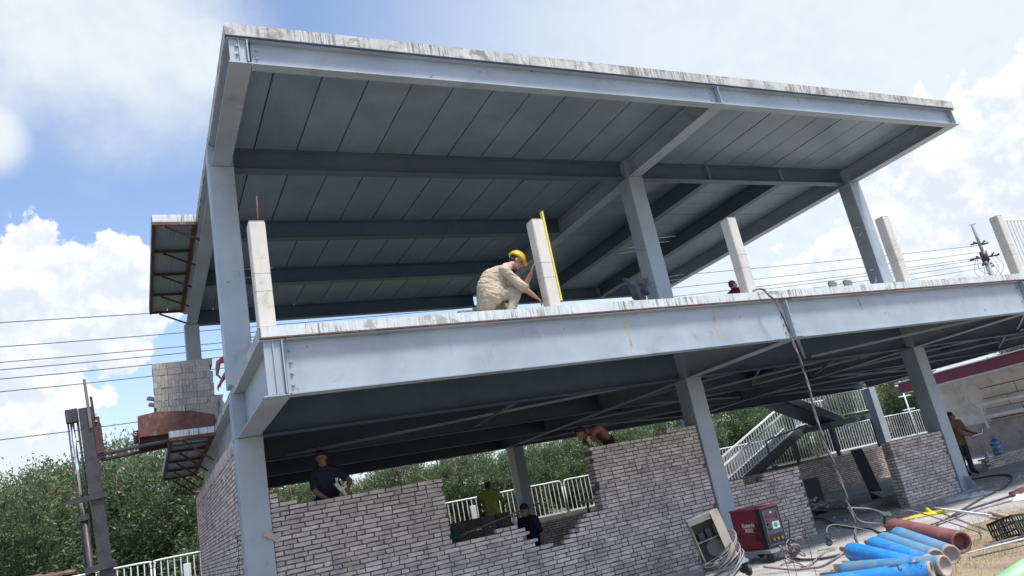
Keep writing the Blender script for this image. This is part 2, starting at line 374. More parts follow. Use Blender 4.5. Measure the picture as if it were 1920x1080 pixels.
for (y0, y1) in ((YF + .10, .2), (.2, 3.27), (3.27, 6.0), (6.0, 9.0)):
    panels(-.1, X1, y0, y1, ZS1B + .006, 'y', .7, t1); panels(X1, X2, y0, y1, ZS1B + .006, 'y', .7, t1); panels(X2, X3, y0, y1, ZS1B + .006, 'y', .7, t1)
# --- screed and slab edges
box('roof_screed', (R0 + .045, YF + .11, ZS2T - .022), (RX - .045, 9.0, ZS2T - .003), concm, B)
box('deck_screed', (-.08, YF + .09, ZS1T - .022), (X3 + .05, 9.05, ZS1T - .003), concm, B)
def edge(name, lo, hi, m): 
    """slab edge strip, cut into lengths with a slightly uneven top"""
    bm = bmesh.new(); ax = 0 if hi[0] - lo[0] > hi[1] - lo[1] else 1; L = hi[ax] - lo[ax]; n = max(2, int(L / .12)); pts = []
    o_ = 1 - ax; rings = []
    for i in range(n + 1):
        s = lo[ax] + L * i / n; dz = .006 * noise.noise(Vector((s * 2.3, 1.7, lo[2]))) ; dp = .005 * noise.noise(Vector((s * 3.1, 9.2, lo[2])))
        q = []
        for (c, z) in ((lo[o_] + dp, lo[2]), (hi[o_], lo[2]), (hi[o_], hi[2] + dz), (lo[o_] + dp, hi[2] + dz)):
            q.append(bm.verts.new((s, c, z) if ax == 0 else (c, s, z)))
        rings.append(q)
    for A, C in zip(rings, rings[1:]):
        for k in range(4): bm.faces.new((A[k], A[(k + 1) % 4], C[(k + 1) % 4], C[k]))
    bm.faces.new(rings[0]); bm.faces.new(rings[-1][::-1]); bmesh.ops.recalc_face_normals(bm, faces=bm.faces)
    return finish(name, bm, m, B)
YR = -2.686
edge('slab_edge', (R0, YR, ZS2B + .004), (RX, YR + .09, ZS2T), slabm)
edge('slab_edge', (R0 - .001, YR + .091, ZS2B + .004), (R0 + .04, 9.05, ZS2T + .002), slabm)
edge('slab_edge', (RX - .04, YR + .091, ZS2B + .004), (RX + .001, 9.05, ZS2T + .002), slabm)
edge('slab_edge', (R0, 9.051, ZS2B), (RX, 9.09, ZS2T), slabm)
edge('slab_edge', (-.127, YF, ZS1B + .018), (X3 + .1, YF + .085, ZS1T), deckslab)
edge('slab_edge', (-.128, YF + .086, ZS1B + .018), (-.09, 9.0, ZS1T + .002), slabm)
edge('slab_edge', (X3 + .06, YF + .086, ZS1B + .018), (X3 + .101, 9.1, ZS1T + .002), slabm)
edge('slab_edge', (-.127, 9.06, ZS1B + .018), (X3 + .1, 9.1, ZS1T), slabm)
box('edge_angle', (-.131, YF - .004, ZS1B), (X3 + .104, YF + .06, ZS1B + .016), rustm, B)
box('edge_angle', (-.133, YF - .006, ZS1B - .002), (-.120, YF + .02, ZS1T - .01), rustm, B)
box('edge_angle', (-.134, YF + .064, ZS1B), (-.086, 9.0, ZS1B + .016), darkrust, B)
box('edge_angle', (R0 - .003, YR - .004, ZS2B - .004), (RX + .004, YR + .07, ZS2B + .003), steel_shade, B)
# --- roof frame
for a, b in ((X0 + .15, X1 - .01), (X1 + .01, X2 + .04)):
    r_ = ibeam('edge_beam', 'x', a, b, YR + .12, ZB2 + .002, ZS2B - .006, .16)
    bolts(r_, b - .12, YR + .114, [ZB2 + .13, ZB2 + .25])
    if a < 1: bolts(r_, a + .07, YR + .114, [ZB2 + .13, ZB2 + .25])
for i, x in enumerate((X0, X1, X2)):
    cb = ibeam('cantilever_beam', 'y', YR + .03, .165, x, ZB2 - .003, ZS2B - .008, .28)
    ibeam('cross_beam', 'y', .545, 8.98, x, ZB2 - .003, ZS2B - .008, .26)
    box('joint_box', (x - .186, .169, ZB2), (x + .186, .541, ZS2B - .008), steel, B)
    box('stiffener', (x + (.10 if i == 0 else 0) - .008, YR + .012, ZB2 + .018), (x + (.10 if i == 0 else 0) + .008, YR + .112, ZS2B - .026), steel, B)
    if i == 0:
        ep = box('end_plate', (x - .12, YR + .05, ZB2 + .02), (x + .088, YR + .062, ZS2B - .028), steel, B)
        bolts(ep, x - .03, YR + .05, [ZB2 + .13, ZB2 + .25])
for y in (.355, 3.27, 6.0, 8.9):
    ibeam('joist_beam', 'x', X0 + (.188 if y == .355 else .14), X1 - (.188 if y == .355 else .14), y, ZB2 + .002, ZS2B - .008, .19, steel_shade)
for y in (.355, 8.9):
    jb = ibeam('joist_beam', 'x', X1 + .188, X2 - .188, y, ZB2 + .002, ZS2B - .008, .19, steel_shade)
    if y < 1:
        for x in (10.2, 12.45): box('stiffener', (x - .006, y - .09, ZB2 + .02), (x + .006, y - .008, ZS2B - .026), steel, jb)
for x in (10.2, 12.45): ibeam('purlin_beam', 'y', .46, 8.79, x, ZB2 + .002, ZS2B - .010, .18, steel_shade)
# --- canopies on the left side
def canopy(z0, z1, y0, y1, x0, x1, wallx, strut):
    nn = 8
    me = None
    for k in range(2):
        a = x0 + .03 + (x1 - x0 - .03) * k / 2
        pm = box('canopy_panel', (a + .006, y0 + .03, z0 + .035), (a + (x1 - x0 - .03) / 2 - .006, y1 - .03, z1 - .01), panelm, B)
    edge('slab_edge', (x0, y0, z0 + .03), (x1, y0 + .028, z1), deckslab)
    edge('slab_edge', (x0 - .012, y0 + .03, z0 + .03), (x0 + .022, y1, z1 + .003), slabm)
    box('canopy_angle', (x0 - .006, y0 + .002, z0 - .03), (x1, y0 + .05, z0 + .028), rustm, B)
    box('canopy_angle', (x0 - .004, y0 + .054, z0 - .028), (x0 + .05, y1, z0 + .026), darkrust, B)
    box('canopy_angle', (x1 - .06, y0 + .054, z0 - .034), (x1 - .004, y1, z0 + .024), darkrust, B)
    for k in range(5):
        y = y0 + .06 + (y1 - y0 - .12) * k / 4
        if k: bar('canopy_angle', (x0 + .052, y, z0 - .003), (x1 - .062, y, z0 - .003), .05, .05, darkrust, B)
        bar('strut', (x0 + (x1 - x0) * .28, y + .03, z0 - .035), (wallx, y + .05, z0 - strut), .035, .035, darkrust, B)
canopy(ZS2B, ZS2T, 3.26, 8.86, -.925, -.165, -.05, .34)
canopy(ZS1B, ZS1T, 3.45, 9.4, -.87, -.14, -.18, .46)
# --- starter bars welded to the columns
def rods(lst):
    for a, b in lst: tubeobj('starter_bar', [a, b], .007, greym, B, 6)
rods([((X0 + .19, .25, 5.92), (X0 + .62, .25, 5.93)), ((X0 + .19, .30, 5.80), (X0 + .58, .30, 5.78)), ((X0 + .19, .25, 4.90), (X0 + .50, .25, 4.93)), ((X0 + .19, .3, 4.84), (X0 + .48, .3, 4.86)),
      ((X1 - .19, .25, 6.12), (X1 - .62, .2, 6.06)), ((X1 - .19, .3, 6.06), (X1 - .8, .3, 5.98)), ((X1 + .19, .25, 6.28), (X1 + .72, .25, 6.32)), ((X1 + .19, .3, 6.2), (X1 + .56, .3, 6.22)),
      ((X1 - .19, .25, 5.33), (X1 - .8, .2, 5.27)), ((X1 + .19, .25, 5.42), (X1 + .66, .25, 5.47)), ((X1 + .19, .3, 5.36), (X1 + .6, .3, 5.38)),
      ((X2 - .19, .25, 6.45), (X2 - .55, .2, 6.4)), ((X2 - .19, .25, 6.35), (X2 - .75, .0, 6.1)), ((X2 - .19, .25, 5.35), (X2 - .5, .2, 5.3)), ((X2 - .19, .3, 5.2), (X2 - .6, .1, 4.95)), ((X2 - .19, .3, 5.1), (X2 - .7, .1, 4.85))])
tubeobj('starter_bar', [(.02, -2.5, 5.40), (.04, -2.5, 5.85)], .009, rustm, B, 6)

# ------------------------------------------------------------------ brick walls
def brick_variants(L, n=6, d=.112, h=.0475, seed=1):
    L -= .008
    out = []
    rr = random.Random(seed)
    for k in range(n):
        bm = bmesh.new(); abox(bm, (-L / 2, 0, 0), (L / 2, d, h))
        bmesh.ops.subdivide_edges(bm, edges=[e_ for e_ in bm.edges if abs(e_.verts[0].co.x - e_.verts[1].co.x) > .01], cuts=2)
        for v in bm.verts:
            j = .0035 if abs(v.co.x) < L * .4 else .005
            v.co += Vector((rr.uniform(-j, j), rr.uniform(-.004, .005), rr.uniform(-j, j)))
        bmesh.ops.recalc_face_normals(bm, faces=bm.faces)
        me = bpy.data.meshes.new('brick'); bm.to_mesh(me); bm.free(); me.materials.append(brickm); out.append(me)
    return out
LONG = brick_variants(.240, 6, seed=1); SHORT = brick_variants(.114, 5, seed=2); MID = brick_variants(.178, 4, seed=3)
CH = .0655
def brick_wall(label, cat, origin, rz, length, top, bottom=None, thick=.24, back=True, limit=300, ends=(True, True), soldier=None, core=None, name='brick_wall', minz=0.0, cuts=()):
    """local u along x, front skin at local y=0 facing -y. top(u)/bottom(u) give the laid heights; pieces outside are left out"""
    root = empty(name, origin, label, cat, rz=rz); MW = Matrix.Translation(origin) @ Matrix.Rotation(rz, 4, 'Z')
    pcs = []
    rr = random.Random(int(length * 1000) + int(abs(origin[0]) * 77)); rows = int(4.2 / CH)
    def run(face):   # face: (y, flip)
        for r in range(rows):
            z = r * CH; u = 0.0; first = True
            while u < length - .03:
                if first and r % 2: L, V = .114, SHORT
                else:
                    q = rr.random(); L, V = (.240, LONG) if q < .72 else ((.114, SHORT) if q < .90 else (.178, MID))
                first = False
                if u + L > length + .01:
                    if u + .178 <= length + .01: L, V = .178, MID
                    elif u + .114 <= length + .01: L, V = .114, SHORT
                    else: break
                seg = [(u, u + L, V, 1.0)]
                for c in cuts:
                    if u + .02 < c < u + L - .02 and z + CH > min(top(c - .03), top(c + .03)):
                        V2 = LONG; seg = [(a_, b_, V2, (b_ - a_) / .240) for a_, b_ in ((u, c), (c, u + L)) if b_ - a_ > .045]
                for a_, b_, V, sx_ in seg:
                    uc = (a_ + b_) / 2; T = top(uc); Bt = bottom(uc) if bottom else 0.0
                    if Bt - .01 <= z and z + CH * .6 <= T and z >= minz:
                        pcs.append((V[rr.randrange(len(V))], Vector((uc, face, z + rr.uniform(-.002, .002))), (rr.uniform(-.01, .01), rr.uniform(-.012, .012), rr.uniform(-.012, .012)), (sx_, 1, 1)))
                u += L + .0125
    run(0.0)
    if back: run(thick - .112)
    if soldier:   # tilted bricks on end along the top
        u = .02
        while u < length - .05:
            pcs.append((LONG[rr.randrange(6)], Vector((u + .03, 0, soldier(u) + .12 + rr.uniform(-.015, .015))), (0, math.radians(90 + rr.uniform(-14, 2)), 0), (rr.uniform(.8, 1.0), 1, 1))); u += .068
    # nearest bricks in view are single parts, the rest one joined part
    sc = []
    for i, (me, loc, rot, s) in enumerate(pcs):
        wp = MW @ loc; z = infront(wp, 5); sc.append((z if z else 1e6, i))
    sc.sort(); single = {i for z, i in sc[:limit] if z < 1e5}
    V, Fc, nb = [], [], 0
    for i, (me, loc, rot, s) in enumerate(pcs):
        if i in single: share('brick', me, root, loc, rot, s)
        else:
            M4 = Matrix.Translation(loc) @ Euler(rot).to_matrix().to_4x4() @ Matrix.Diagonal((*s, 1)); b0 = len(V)
            V.extend([M4 @ v.co for v in me.vertices]); Fc.extend([[b0 + k for k in p.vertices] for p in me.polygons])
    if V:
        me = bpy.data.meshes.new('brickwork'); me.from_pydata(V, [], Fc); me.materials.append(brickm)
        o = bpy.data.objects.new('brickwork', me); link(o, root); o['kind'] = 'stuff'
    # mortar bed, cut in steps to follow the laid height
    bm = bmesh.new(); st = .126; u = 0.0
    while u < length - 1e-3:
        w = min(st, length - u); T = min(top(u + .02), top(u + w - .02), top(u + w / 2)); Bt = bottom(u + w / 2) if bottom else 0.0
        rT = math.floor((T + .002) / CH) * CH - .012
        if rT > Bt + .03:
            abox(bm, (u + (.012 if u == 0 else 0), .012, Bt - .01 if Bt else 0), (u + w - (.012 if u + w > length - .01 else 0), thick - .007, rT))
        u += w
    bmesh.ops.remove_doubles(bm, verts=bm.verts, dist=.0001)
    finish('mortar', bm, mortar, root)
    return root
def lerp_table(tb):
    def f(u):
        for (a, va), (b, vb) in zip(tb, tb[1:]):
            if a <= u < b: return va + (vb - va) * (u - a) / (b - a)
        return tb[-1][1] if u >= tb[-1][0] else tb[0][1]
    return f
# front wall left of the middle column: (u = x-.19)
ft = lerp_table([(0, 2.50), (.10, 2.50), (.101, 2.44), (.2, 2.44), (.201, 2.37), (.3, 2.37), (.301, 2.31), (2.54, 2.29), (2.541, 1.32), (3.2, 1.33), (3.45, 1.38), (3.78, 1.34), (3.79, 1.14), (3.95, 1.14), (3.96, .98), (4.50, .93), (4.51, 1.02), (4.72, 1.08), (4.82, 1.24), (5.24, 1.34), (5.27, 1.34), (5.271, 2.38), (6.2, 2.38), (7.0, 2.36), (7.001, 2.44), (7.66, 2.46)])
brick_wall('large grey brick wall with stepped opening, between the left and middle front columns', 'brick wall', (.19, .03, 0), 0, 7.66, ft, cuts=(2.541, 5.271))
mt = lerp_table([(0, 1.34), (.35, 1.34), (.351, 1.21), (.9, 1.21), (.901, 1.30), (1.86, 1.31)])
brick_wall('low grey brick wall right of the middle column, behind the red welding machine', 'brick wall', (8.23, .03, 0), 0, 1.86, mt)
brick_wall('short grey brick wall left of the right front column, with a shaded dark end', 'brick wall', (12.82, .03, 0), 0, 1.77, lambda u: 1.38)
brick_wall('tall side brick wall topped by upright bricks, left of the left column', 'brick wall', (-.19, 9.1, 0), -math.pi / 2, 8.72, lambda u: 3.15, back=False, thick=.20, soldier=lambda u: 3.14, minz=1.2)
brick_wall('shaded low brick wall along the back of the ground floor, below the white fence', 'brick wall', (5.0, 8.70, 0), 0, 18.2, lambda u: 1.15 if (u < 6 or u > 8) else .9, thick=.12, back=False, limit=300)
# chipped half brick stuck out beside the left column
o = share('brick_lump', LONG[0], None, (.17, -.05, 1.86), (.3, .5, .6), (.9, .8, 1.6)); tag(o, 'pale broken brick lump stuck between the left column and wall', 'brick')

# ------------------------------------------------------------------ white posts on the deck edge
PL = ['white post at the left end of the deck edge, beside the left column', 'white post being set up by the crouching worker in the yellow helmet', 'white post on the deck edge right of the head in the red shirt',
      'white post just right of the right upper column', 'white post at the far right that carries the upper railing']
for i, x in enumerate((-.02, 3.79, 7.46, 11.34, 15.02)):
    r = empty('railing_post', (x, -2.58, ZS1T), PL[i], 'post', 'white posts along the deck edge')
    bm = bmesh.new(); abox(bm, (-.095, -.095, .012), (.095, .095, 1.33), bev=.012); finish('shaft', bm, whitep, r)
    bm = bmesh.new(); abox(bm, (-.11, -.12, .0), (.12, .11, .012)); finish('mortar_bed', bm, concm, r)
    bm = bmesh.new(); abox(bm, (-.088, -.088, 1.331), (.088, .088, 1.342)); finish('cap', bm, concm, r)
    for k in range(2): bm = bmesh.new(); abox(bm, (-.097, -.097, .45 + k * .22), (.097, .097, .453 + k * .22)); finish('seam', bm, ply, r)
# upper railing right of the last post
R = empty('upper_railing', (15.12, -2.58, ZS1T), 'white upper railing panel at the top right beside the last post', 'railing')
box('top_rail', (0, -.02, 1.25), (3.2, .02, 1.29), whitef, R); box('bottom_rail', (0, -.02, .12), (3.2, .02, .16), whitef, R)
bm = bmesh.new(); tube(bm, [(0, 0, .16), (0, 0, 1.25)], .013, 8); vb = bpy.data.meshes.new('bar'); bm.to_mesh(vb); bm.free(); vb.materials.append(whitef)
for k in range(24): share('bar', vb, R, (.14 + .13 * k, 0, 0))

# ------------------------------------------------------------------ fences on the low terrace wall
retm = mat('terrace_wall_render', (.17, .165, .155), .95, var=.25, scale=1.5, dirt=(.07, .09, .05), dirtamt=.6, bump=.3, coords='World')
rw = box('terrace_wall', (-60, 12.0, 0), (40, 12.2, 1.125), retm); tag(rw, 'long low dark wall below the white fence', 'wall')
bm = bmesh.new(); tube(bm, [(0, 0, .05), (0, 0, 1.04)], .016, 6); fbar = bpy.data.meshes.new('bar'); bm.to_mesh(fbar); bm.free(); fbar.materials.append(whitef)
FN = [(-4.0, -1.2, 'white fence panel beside the dark lift mast at the lower left'), (-1.12, 1.9, 'white fence panel touching the left side brick wall'),
      (6.7, 9.75, 'white fence panel behind the person in the green shirt'), (10.0, 11.32, 'white fence panel right of the rear column, above the man in the dark shirt'), (11.42, 13.1, 'white fence panel close to the dark end of the tall brick wall'),
      (17.9, 20.5, 'white fence panel behind the foot of the outdoor stair'), (20.6, 23.3, 'white fence panel seen through the stair railing'), (23.45, 27.1, 'white fence panel under the stair landing, left of its thick white post'), (27.6, 30.6, 'white fence panel at the right between the rear and the right front column')]
for x0, x1, lab in FN:
    f = empty('white_fence', ((x0 + x1) / 2, 12.08, 1.13), lab, 'fence', 'white bar fence panels along the terrace'); h = (x1 - x0) / 2
    bm = bmesh.new(); tube(bm, spline([(-h, 0, .9), (-h + .02, 0, 1.02), (-h + .12, 0, 1.08), (0, 0, 1.08), (h - .12, 0, 1.08), (h - .02, 0, 1.02), (h, 0, .9)], 5), .024, 8); finish('top_rail', bm, whitef, f, smooth=True)
    box('bottom_rail', (-h, -.03, .03), (h, .03, .09), whitef, f)
    for s in (-1, 1): tubeobj('end_bar', [(s * h, 0, .0), (s * h, 0, .93)], .02, whitef, f)
    n = int((x1 - x0) / .155)
    for k in range(1, n): share('bar', fbar, f, (-h + (x1 - x0) * k / n, 0, 0))
for x, lab in ((7.95, 'thick short white fence post left of the green-shirted person'), (9.9, 'thick white fence post right of the rear column'), (18.15, 'thick white fence post at the foot of the stair'), (27.25, 'thick white fence post behind the rear steel column'), (-.35, 'thick white fence post behind the panel touching the side wall')):
    p = box('fence_post', (x - .09, 11.92, 1.13), (x + .09, 11.99, 1.98), whitef, None, bev=.01); tag(p, lab, 'post', 'thick white fence posts')
# white board standing by the rear middle column
o = box('white_board', (7.96, 8.66, 1.88), (8.15, 8.70, 3.29), whitef); tag(o, 'long white board leaning against the rear middle column', 'board')
# ------------------------------------------------------------------ outdoor stair
S = empty('outdoor_stair', (17, 10, 0), 'dark steel switchback stair with white railings behind the ground floor', 'stair')
darks = mat('dark_stair_steel', (.085, .10, .115), .6, var=.2, coords='World')
stepm = mat('stair_tread', (.20, .20, .21), .8, var=.2)
def flight(x0, z0, x1, z1, y0, y1, n, rail_sides, name='tread'):
    L = Vector((-17, -10, 0))
    dx, dz = (x1 - x0) / n, (z1 - z0) / n
    tm = bmesh.new(); abox(tm, (-.15, y0 - 10, -.03), (.15, y1 - 10, 0)); me = bpy.data.meshes.new('tread'); tm.to_mesh(me); tm.free(); me.materials.append(stepm)
    rm = bmesh.new(); abox(rm, (-.008, y0 - 10 + .01, -abs(dz)), (.008, y1 - 10 - .01, -.03)); me2 = bpy.data.meshes.new('riser'); rm.to_mesh(me2); rm.free(); me2.materials.append(stepm)
    for k in range(n):
        share('tread', me, S, (x0 + dx * (k + .5) - 17, 0, z0 + dz * (k + 1))); share('riser', me2, S, (x0 + dx * (k + (0 if dx > 0 else 0)) - 17, 0, z0 + dz * (k + 1)))
    for y in (y0 - .02, y1 + .02):
        bar('stringer', Vector((x0 - .1, y, z0 + .02)) + L, Vector((x1 + .1, y, z1 - .02)) + L, .03, .30, darks, S)
    bar('soffit', Vector((x0, (y0 + y1) / 2, z0 - .22)) + L, Vector((x1, (y0 + y1) / 2, z1 - .22)) + L, y1 - y0, .02, darks, S)
    for y in rail_sides:
        bar('handrail', Vector((x0, y, z0 + 1.0)) + L, Vector((x1, y, z1 + 1.0)) + L, .06, .06, whitef, S)
        bar('bottom_rail', Vector((x0, y, z0 + .18)) + L, Vector((x1, y, z1 + .18)) + L, .035, .035, whitef, S)
        nb = int(abs(x1 - x0) / .15)
        for k in range(nb + 1):
            t = k / nb; share('baluster', railbar, S, (x0 + (x1 - x0) * t - 17, y - 10, z0 + (z1 - z0) * t + .18))
bm = bmesh.new(); tube(bm, [(0, 0, 0), (0, 0, .80)], .020, 6); railbar = bpy.data.meshes.new('baluster'); bm.to_mesh(railbar); bm.free(); railbar.materials.append(whitef)
flight(17.3, .55, 21.7, 2.35, 10.85, 11.75, 11, (10.85, 11.75))
flight(22.4, 2.35, 18.7, 4.05, 9.45, 10.45, 11, (9.45, 10.45))
box('landing', (21.7 - 17, -.6, 2.17), (24.3 - 17, 1.8, 2.35), darks, S)
for y in (9.42, 11.8):
    box('landing_rail', (22.4 - 17, y - 10 - .03, 3.33), (24.3 - 17, y - 10 + .03, 3.39), whitef, S); box('landing_rail', (22.4 - 17, y - 10 - .02, 2.5), (24.3 - 17, y - 10 + .02, 2.54), whitef, S)
    for k in range(12): share('baluster', railbar, S, (22.45 + .155 * k - 17, y - 10, 2.54))
for x, y in ((21.9, 9.6), (24.2, 9.6), (21.9, 11.7), (24.2, 11.7), (19.6, 10.6)): box('stair_leg', (x - 17 - .05, y - 10 - .05, 0), (x - 17 + .05, y - 10 + .05, 2.17 if x != 19.6 else 1.2), darks, S)
bar('frame_bar', (19.4 - 17, .55, 1.1), (19.4 - 17, .55, 2.15), .05, .05, darks, S); bar('frame_bar', (19.4 - 17, .55, 2.15), (21.7 - 17, .55, 2.45), .05, .05, darks, S)

# ------------------------------------------------------------------ far building on the right
FB = empty('long_low_building', (26.2, 5, 0), 'long low building with dark red eaves band and grooved pale walls, at the right edge', 'building')
wallm = mat('pale_render', (.80, .77, .73), .9, var=.1, scale=1.2, dirt=(.33, .31, .30), dirtamt=.4, coords='World')
tilem = mat('pale_wall_slab', (.76, .71, .66), .85, var=.08, scale=2, rand=.05, coords='World')
groove = mat('groove_dark', (.10, .085, .10), .9)
redm = mat('dark_red_band', (.20, .045, .06), .6, var=.12, scale=1, streak=((.10, .03, .04), .4, .55, 4), coords='World')
box('wall', (2.0, -12, 0), (6.0, 4.2, 2.9), wallm, FB)
box('eave_band', (.05, -12.5, 2.93), (6.2, 4.5, 3.34), redm, FB); box('eave_soffit', (.07, -12.4, 2.90), (2.0, 4.4, 2.928), wallm, FB); box('roof_sheet', (-.02, -12.6, 3.342), (6.3, 4.6, 3.38), wallm, FB)
box('brick_plinth', (1.86, -12, 0), (1.99, 4.2, 1.12), brickm, FB)
for k in range(13):
    pass
gm = bmesh.new(); abox(gm, (0, -.47, 0), (.014, .47, .38), bev=.004); gme = bpy.data.meshes.new('wall_slab'); gm.to_mesh(gme); gm.free(); gme.materials.append(tilem)
bk = box('groove_backing', (1.985, -11.5, 1.2), (1.999, 2.475, 2.45), groove, FB)
for r in range(3):
    for k in range(17):
        yy = -11 + k * .965 + (.45 if r % 2 else 0)
        if yy < 2.2: share('wall_slab', gme, FB, (1.968, yy, 1.24 + r * .4))
for r in (0, 2): share('wall_slab', gme, FB, (1.968, 2.245, 1.24 + r * .4), scale=(1, .47, 1))
for z in (1.30, 1.78): box('shelf_rail', (1.55, -11, z), (1.75, 2.6, z + .1), wallm, FB)
for k in range(5): box('shelf_leg', (1.6, 2.4 - k * 2.6, .9), (1.7, 2.5 - k * 2.6, 1.78), wallm, FB)
for k in range(4): box('pilaster', (1.93, -.6 - 3.4 * k, 1.2), (1.966, -.35 - 3.4 * k, 2.9), wallm, FB)
# small far sign posts between the columns
q = empty('signal_post', (29.2, 11.6, 0), 'thin white pole with short cross bars behind the right end of the fence', 'pole')
tubeobj('shaft', [(0, 0, 0), (0, 0, 3.6)], .035, whitef, q)
for z in (3.4, 2.9, 2.3): box('cross_bar', (-.4, -.03, z), (.4, .03, z + .05), whitef, q)
o = box('red_wall_far', (32, 16, 1.1), (37, 17, 4.4), redm); tag(o, 'dark red hut wall beyond the trees behind the right fence', 'hut')

# ------------------------------------------------------------------ trees
leafm = bpy.data.materials.new('oleander_leaf'); leafm.use_nodes = True; t = NT(leafm.node_tree); t.n.clear()
out = t.new('ShaderNodeOutputMaterial'); b = t.new('ShaderNodeBsdfPrincipled'); tr = t.new('ShaderNodeBsdfTranslucent'); ms = t.new('ShaderNodeMixShader'); ms.inputs[0].default_value = .3
ri = t.new('ShaderNodeNewGeometry').outputs['Random Per Island']; oi = t.new('ShaderNodeObjectInfo').outputs['Random']
pn = t.noise(t.new('ShaderNodeTexCoord').outputs['Object'], 1.5, 4, .65)
c1 = t.mix(t.ramp(t.math('ADD', t.math('MULTIPLY', ri, .55), t.math('MULTIPLY', t.ramp(pn, .32, .68), .65)), .15, 1.05), (.04, .075, .045), (.25, .33, .18))
c1 = t.mix(t.math('MULTIPLY', oi, .35), c1, (.15, .20, .125)); 
c1 = t.mix(t.ramp(ri, .965, .99), c1, (.30, .26, .17))
t.set(b, 'Base Color', c1); b.inputs['Roughness'].default_value = .5; t.set(tr, 'Color', t.mix(.5, c1, (.2, .3, .08)))
t.l.new(b.outputs[0], ms.inputs[1]); t.l.new(tr.outputs[0], ms.inputs[2]); t.l.new(ms.outputs[0], out.inputs[0])
barkm = mat('grey_bark', (.24, .21, .175), .9, var=.3, scale=6, bump=.5, bscale=25)
flowm = mat('pink_blossom', (.45, .20, .17), .7, var=.3, scale=10)
def crown_mesh(seed, rx, ry, rz, nclump, nleaf, ls=.15, flower=False):
    rr = random.Random(seed); V = []; Fc = []; MI = []
    for c in range(nclump):
        while True:
            p = Vector((rr.uniform(-1, 1), rr.uniform(-1, 1), rr.uniform(-1, 1)))
            l = p.length
            if .45 < l < 1 and rr.random() < .25 + l * .8: break
        wob = 1 + .28 * noise.noise(p * 1.9 + Vector((seed * 3.1, 0, 0)))
        cp = Vector((p.x * rx * wob, p.y * ry * wob, p.z * rz * wob)); outd = Vector((p.x, p.y, p.z + .55)).normalized()
        rad = rr.uniform(.18, .42); fl = flower and rr.random() < .05 and p.z > .4
        for k in range(nleaf):
            q = Vector((rr.gauss(0, 1), rr.gauss(0, 1), rr.gauss(0, 1))) * rad * .5
            d = (outd * 1.1 + Vector((rr.gauss(0, .6), rr.gauss(0, .6), rr.gauss(0, .5)))).normalized(); s = d.cross(Vector((rr.gauss(0, 1), rr.gauss(0, 1), rr.gauss(0, 1))))
            if s.length < .05: continue
            s.normalize(); L = ls * rr.uniform(.6, 1.25); w = L * rr.uniform(.13, .2); a = cp + q; b0 = len(V)
            m_ = a + d * L * .5; tip = a + d * L + Vector((0, 0, -L * .12))
            V += [a, m_ + s * w, tip, m_ - s * w]; Fc.append((b0, b0 + 1, b0 + 2, b0 + 3)); MI.append(1 if fl and rr.random() < .5 else 0)
    me = bpy.data.meshes.new('crown'); me.from_pydata(V, [], Fc); me.materials.append(leafm); me.materials.append(flowm)
    me.polygons.foreach_set('material_index', MI); return me
def trunk_mesh(seed, h, spread):
    rr = random.Random(seed); bm = bmesh.new()
    for k in range(7):
        a = rr.uniform(0, 6.28); r0 = rr.uniform(0, .25); tip = Vector((math.cos(a) * spread * rr.uniform(.4, 1), math.sin(a) * spread * rr.uniform(.4, 1), h * rr.uniform(.75, 1.1)))
        base = Vector((math.cos(a) * r0, math.sin(a) * r0, 0)); mid = base.lerp(tip, .5) + Vector((rr.uniform(-.2, .2), rr.uniform(-.2, .2), .15))
        sp = spline([base, mid, tip], 5); tube(bm, sp, .05, 6, radii=[.055 * (1 - .8 * i / len(sp)) + .008 for i in range(len(sp))])
        for q in range(3):
            s0 = sp[rr.randrange(4, len(sp))]; e1 = s0 + Vector((rr.uniform(-.7, .7), rr.uniform(-.7, .7), rr.uniform(.2, .8)))
            tube(bm, spline([s0, s0.lerp(e1, .5) + Vector((0, 0, .12)), e1], 3), .015, 5, radii=[.02 * (1 - .7 * i / 7) for i in range(7)])
    me = bpy.data.meshes.new('trunk'); bm.to_mesh(me); bm.free(); me.materials.append(barkm)
    for p in me.polygons: p.use_smooth = True
    return me
CRN = [crown_mesh(1, 2.1, 1.9, 1.75, 600, 58, .13, flower=True), crown_mesh(2, 2.3, 1.8, 1.6, 640, 58, .13), crown_mesh(3, 1.8, 1.8, 2.0, 580, 58, .13, flower=True), crown_mesh(4, 1.5, 1.4, 1.3, 400, 52, .13)]
TRK = [trunk_mesh(s, 3.5, 1.9) for s in (11, 12, 13)]
TR = [(-6.6, 15.2, 1.0, 0, 'broad shrub tree with reddish blossom at the left edge'), (-4.3, 14.3, .92, 2, 'rounded green shrub tree left of the lift mast'), (-3.2, 17.2, 1.12, 1, 'taller green shrub tree behind the lift mast'),
      (-1.2, 15.0, 1.08, 2, 'green shrub tree under the forks and the brick tray'), (.9, 14.6, .95, 0, 'dark shrub tree beside the side brick wall'),
      (3.6, 14.9, .78, 1, 'shrub tree behind the man laying bricks'), (6.4, 14.4, .8, 0, 'shrub tree above the person in green'), (8.9, 14.7, .78, 2, 'shrub tree behind the rear middle column'), (11.2, 14.2, .74, 1, 'pale leafy shrub tree above the right fence panel of the opening'),
      (13.3, 14.3, .78, 0, 'leafy shrub tree under the bending man'), (16.0, 14.9, .8, 2, 'leafy shrub tree over the tall brick wall'), (18.9, 15.0, .9, 1, 'shrub tree with bare twigs above the stair railing'), (22.0, 15.4, 1.0, 0, 'shrub tree behind the stair'), (25.6, 15.6, 1.0, 2, 'shrub tree behind the stair landing'),
      (29.0, 15.8, 1.1, 1, 'shrub tree left of the dark red hut'), (33.2, 14.6, .95, 0, 'shrub tree at the far right behind the low building'), (36, 8.0, 1.35, 1, 'shrub tree showing over the red eaves band')]
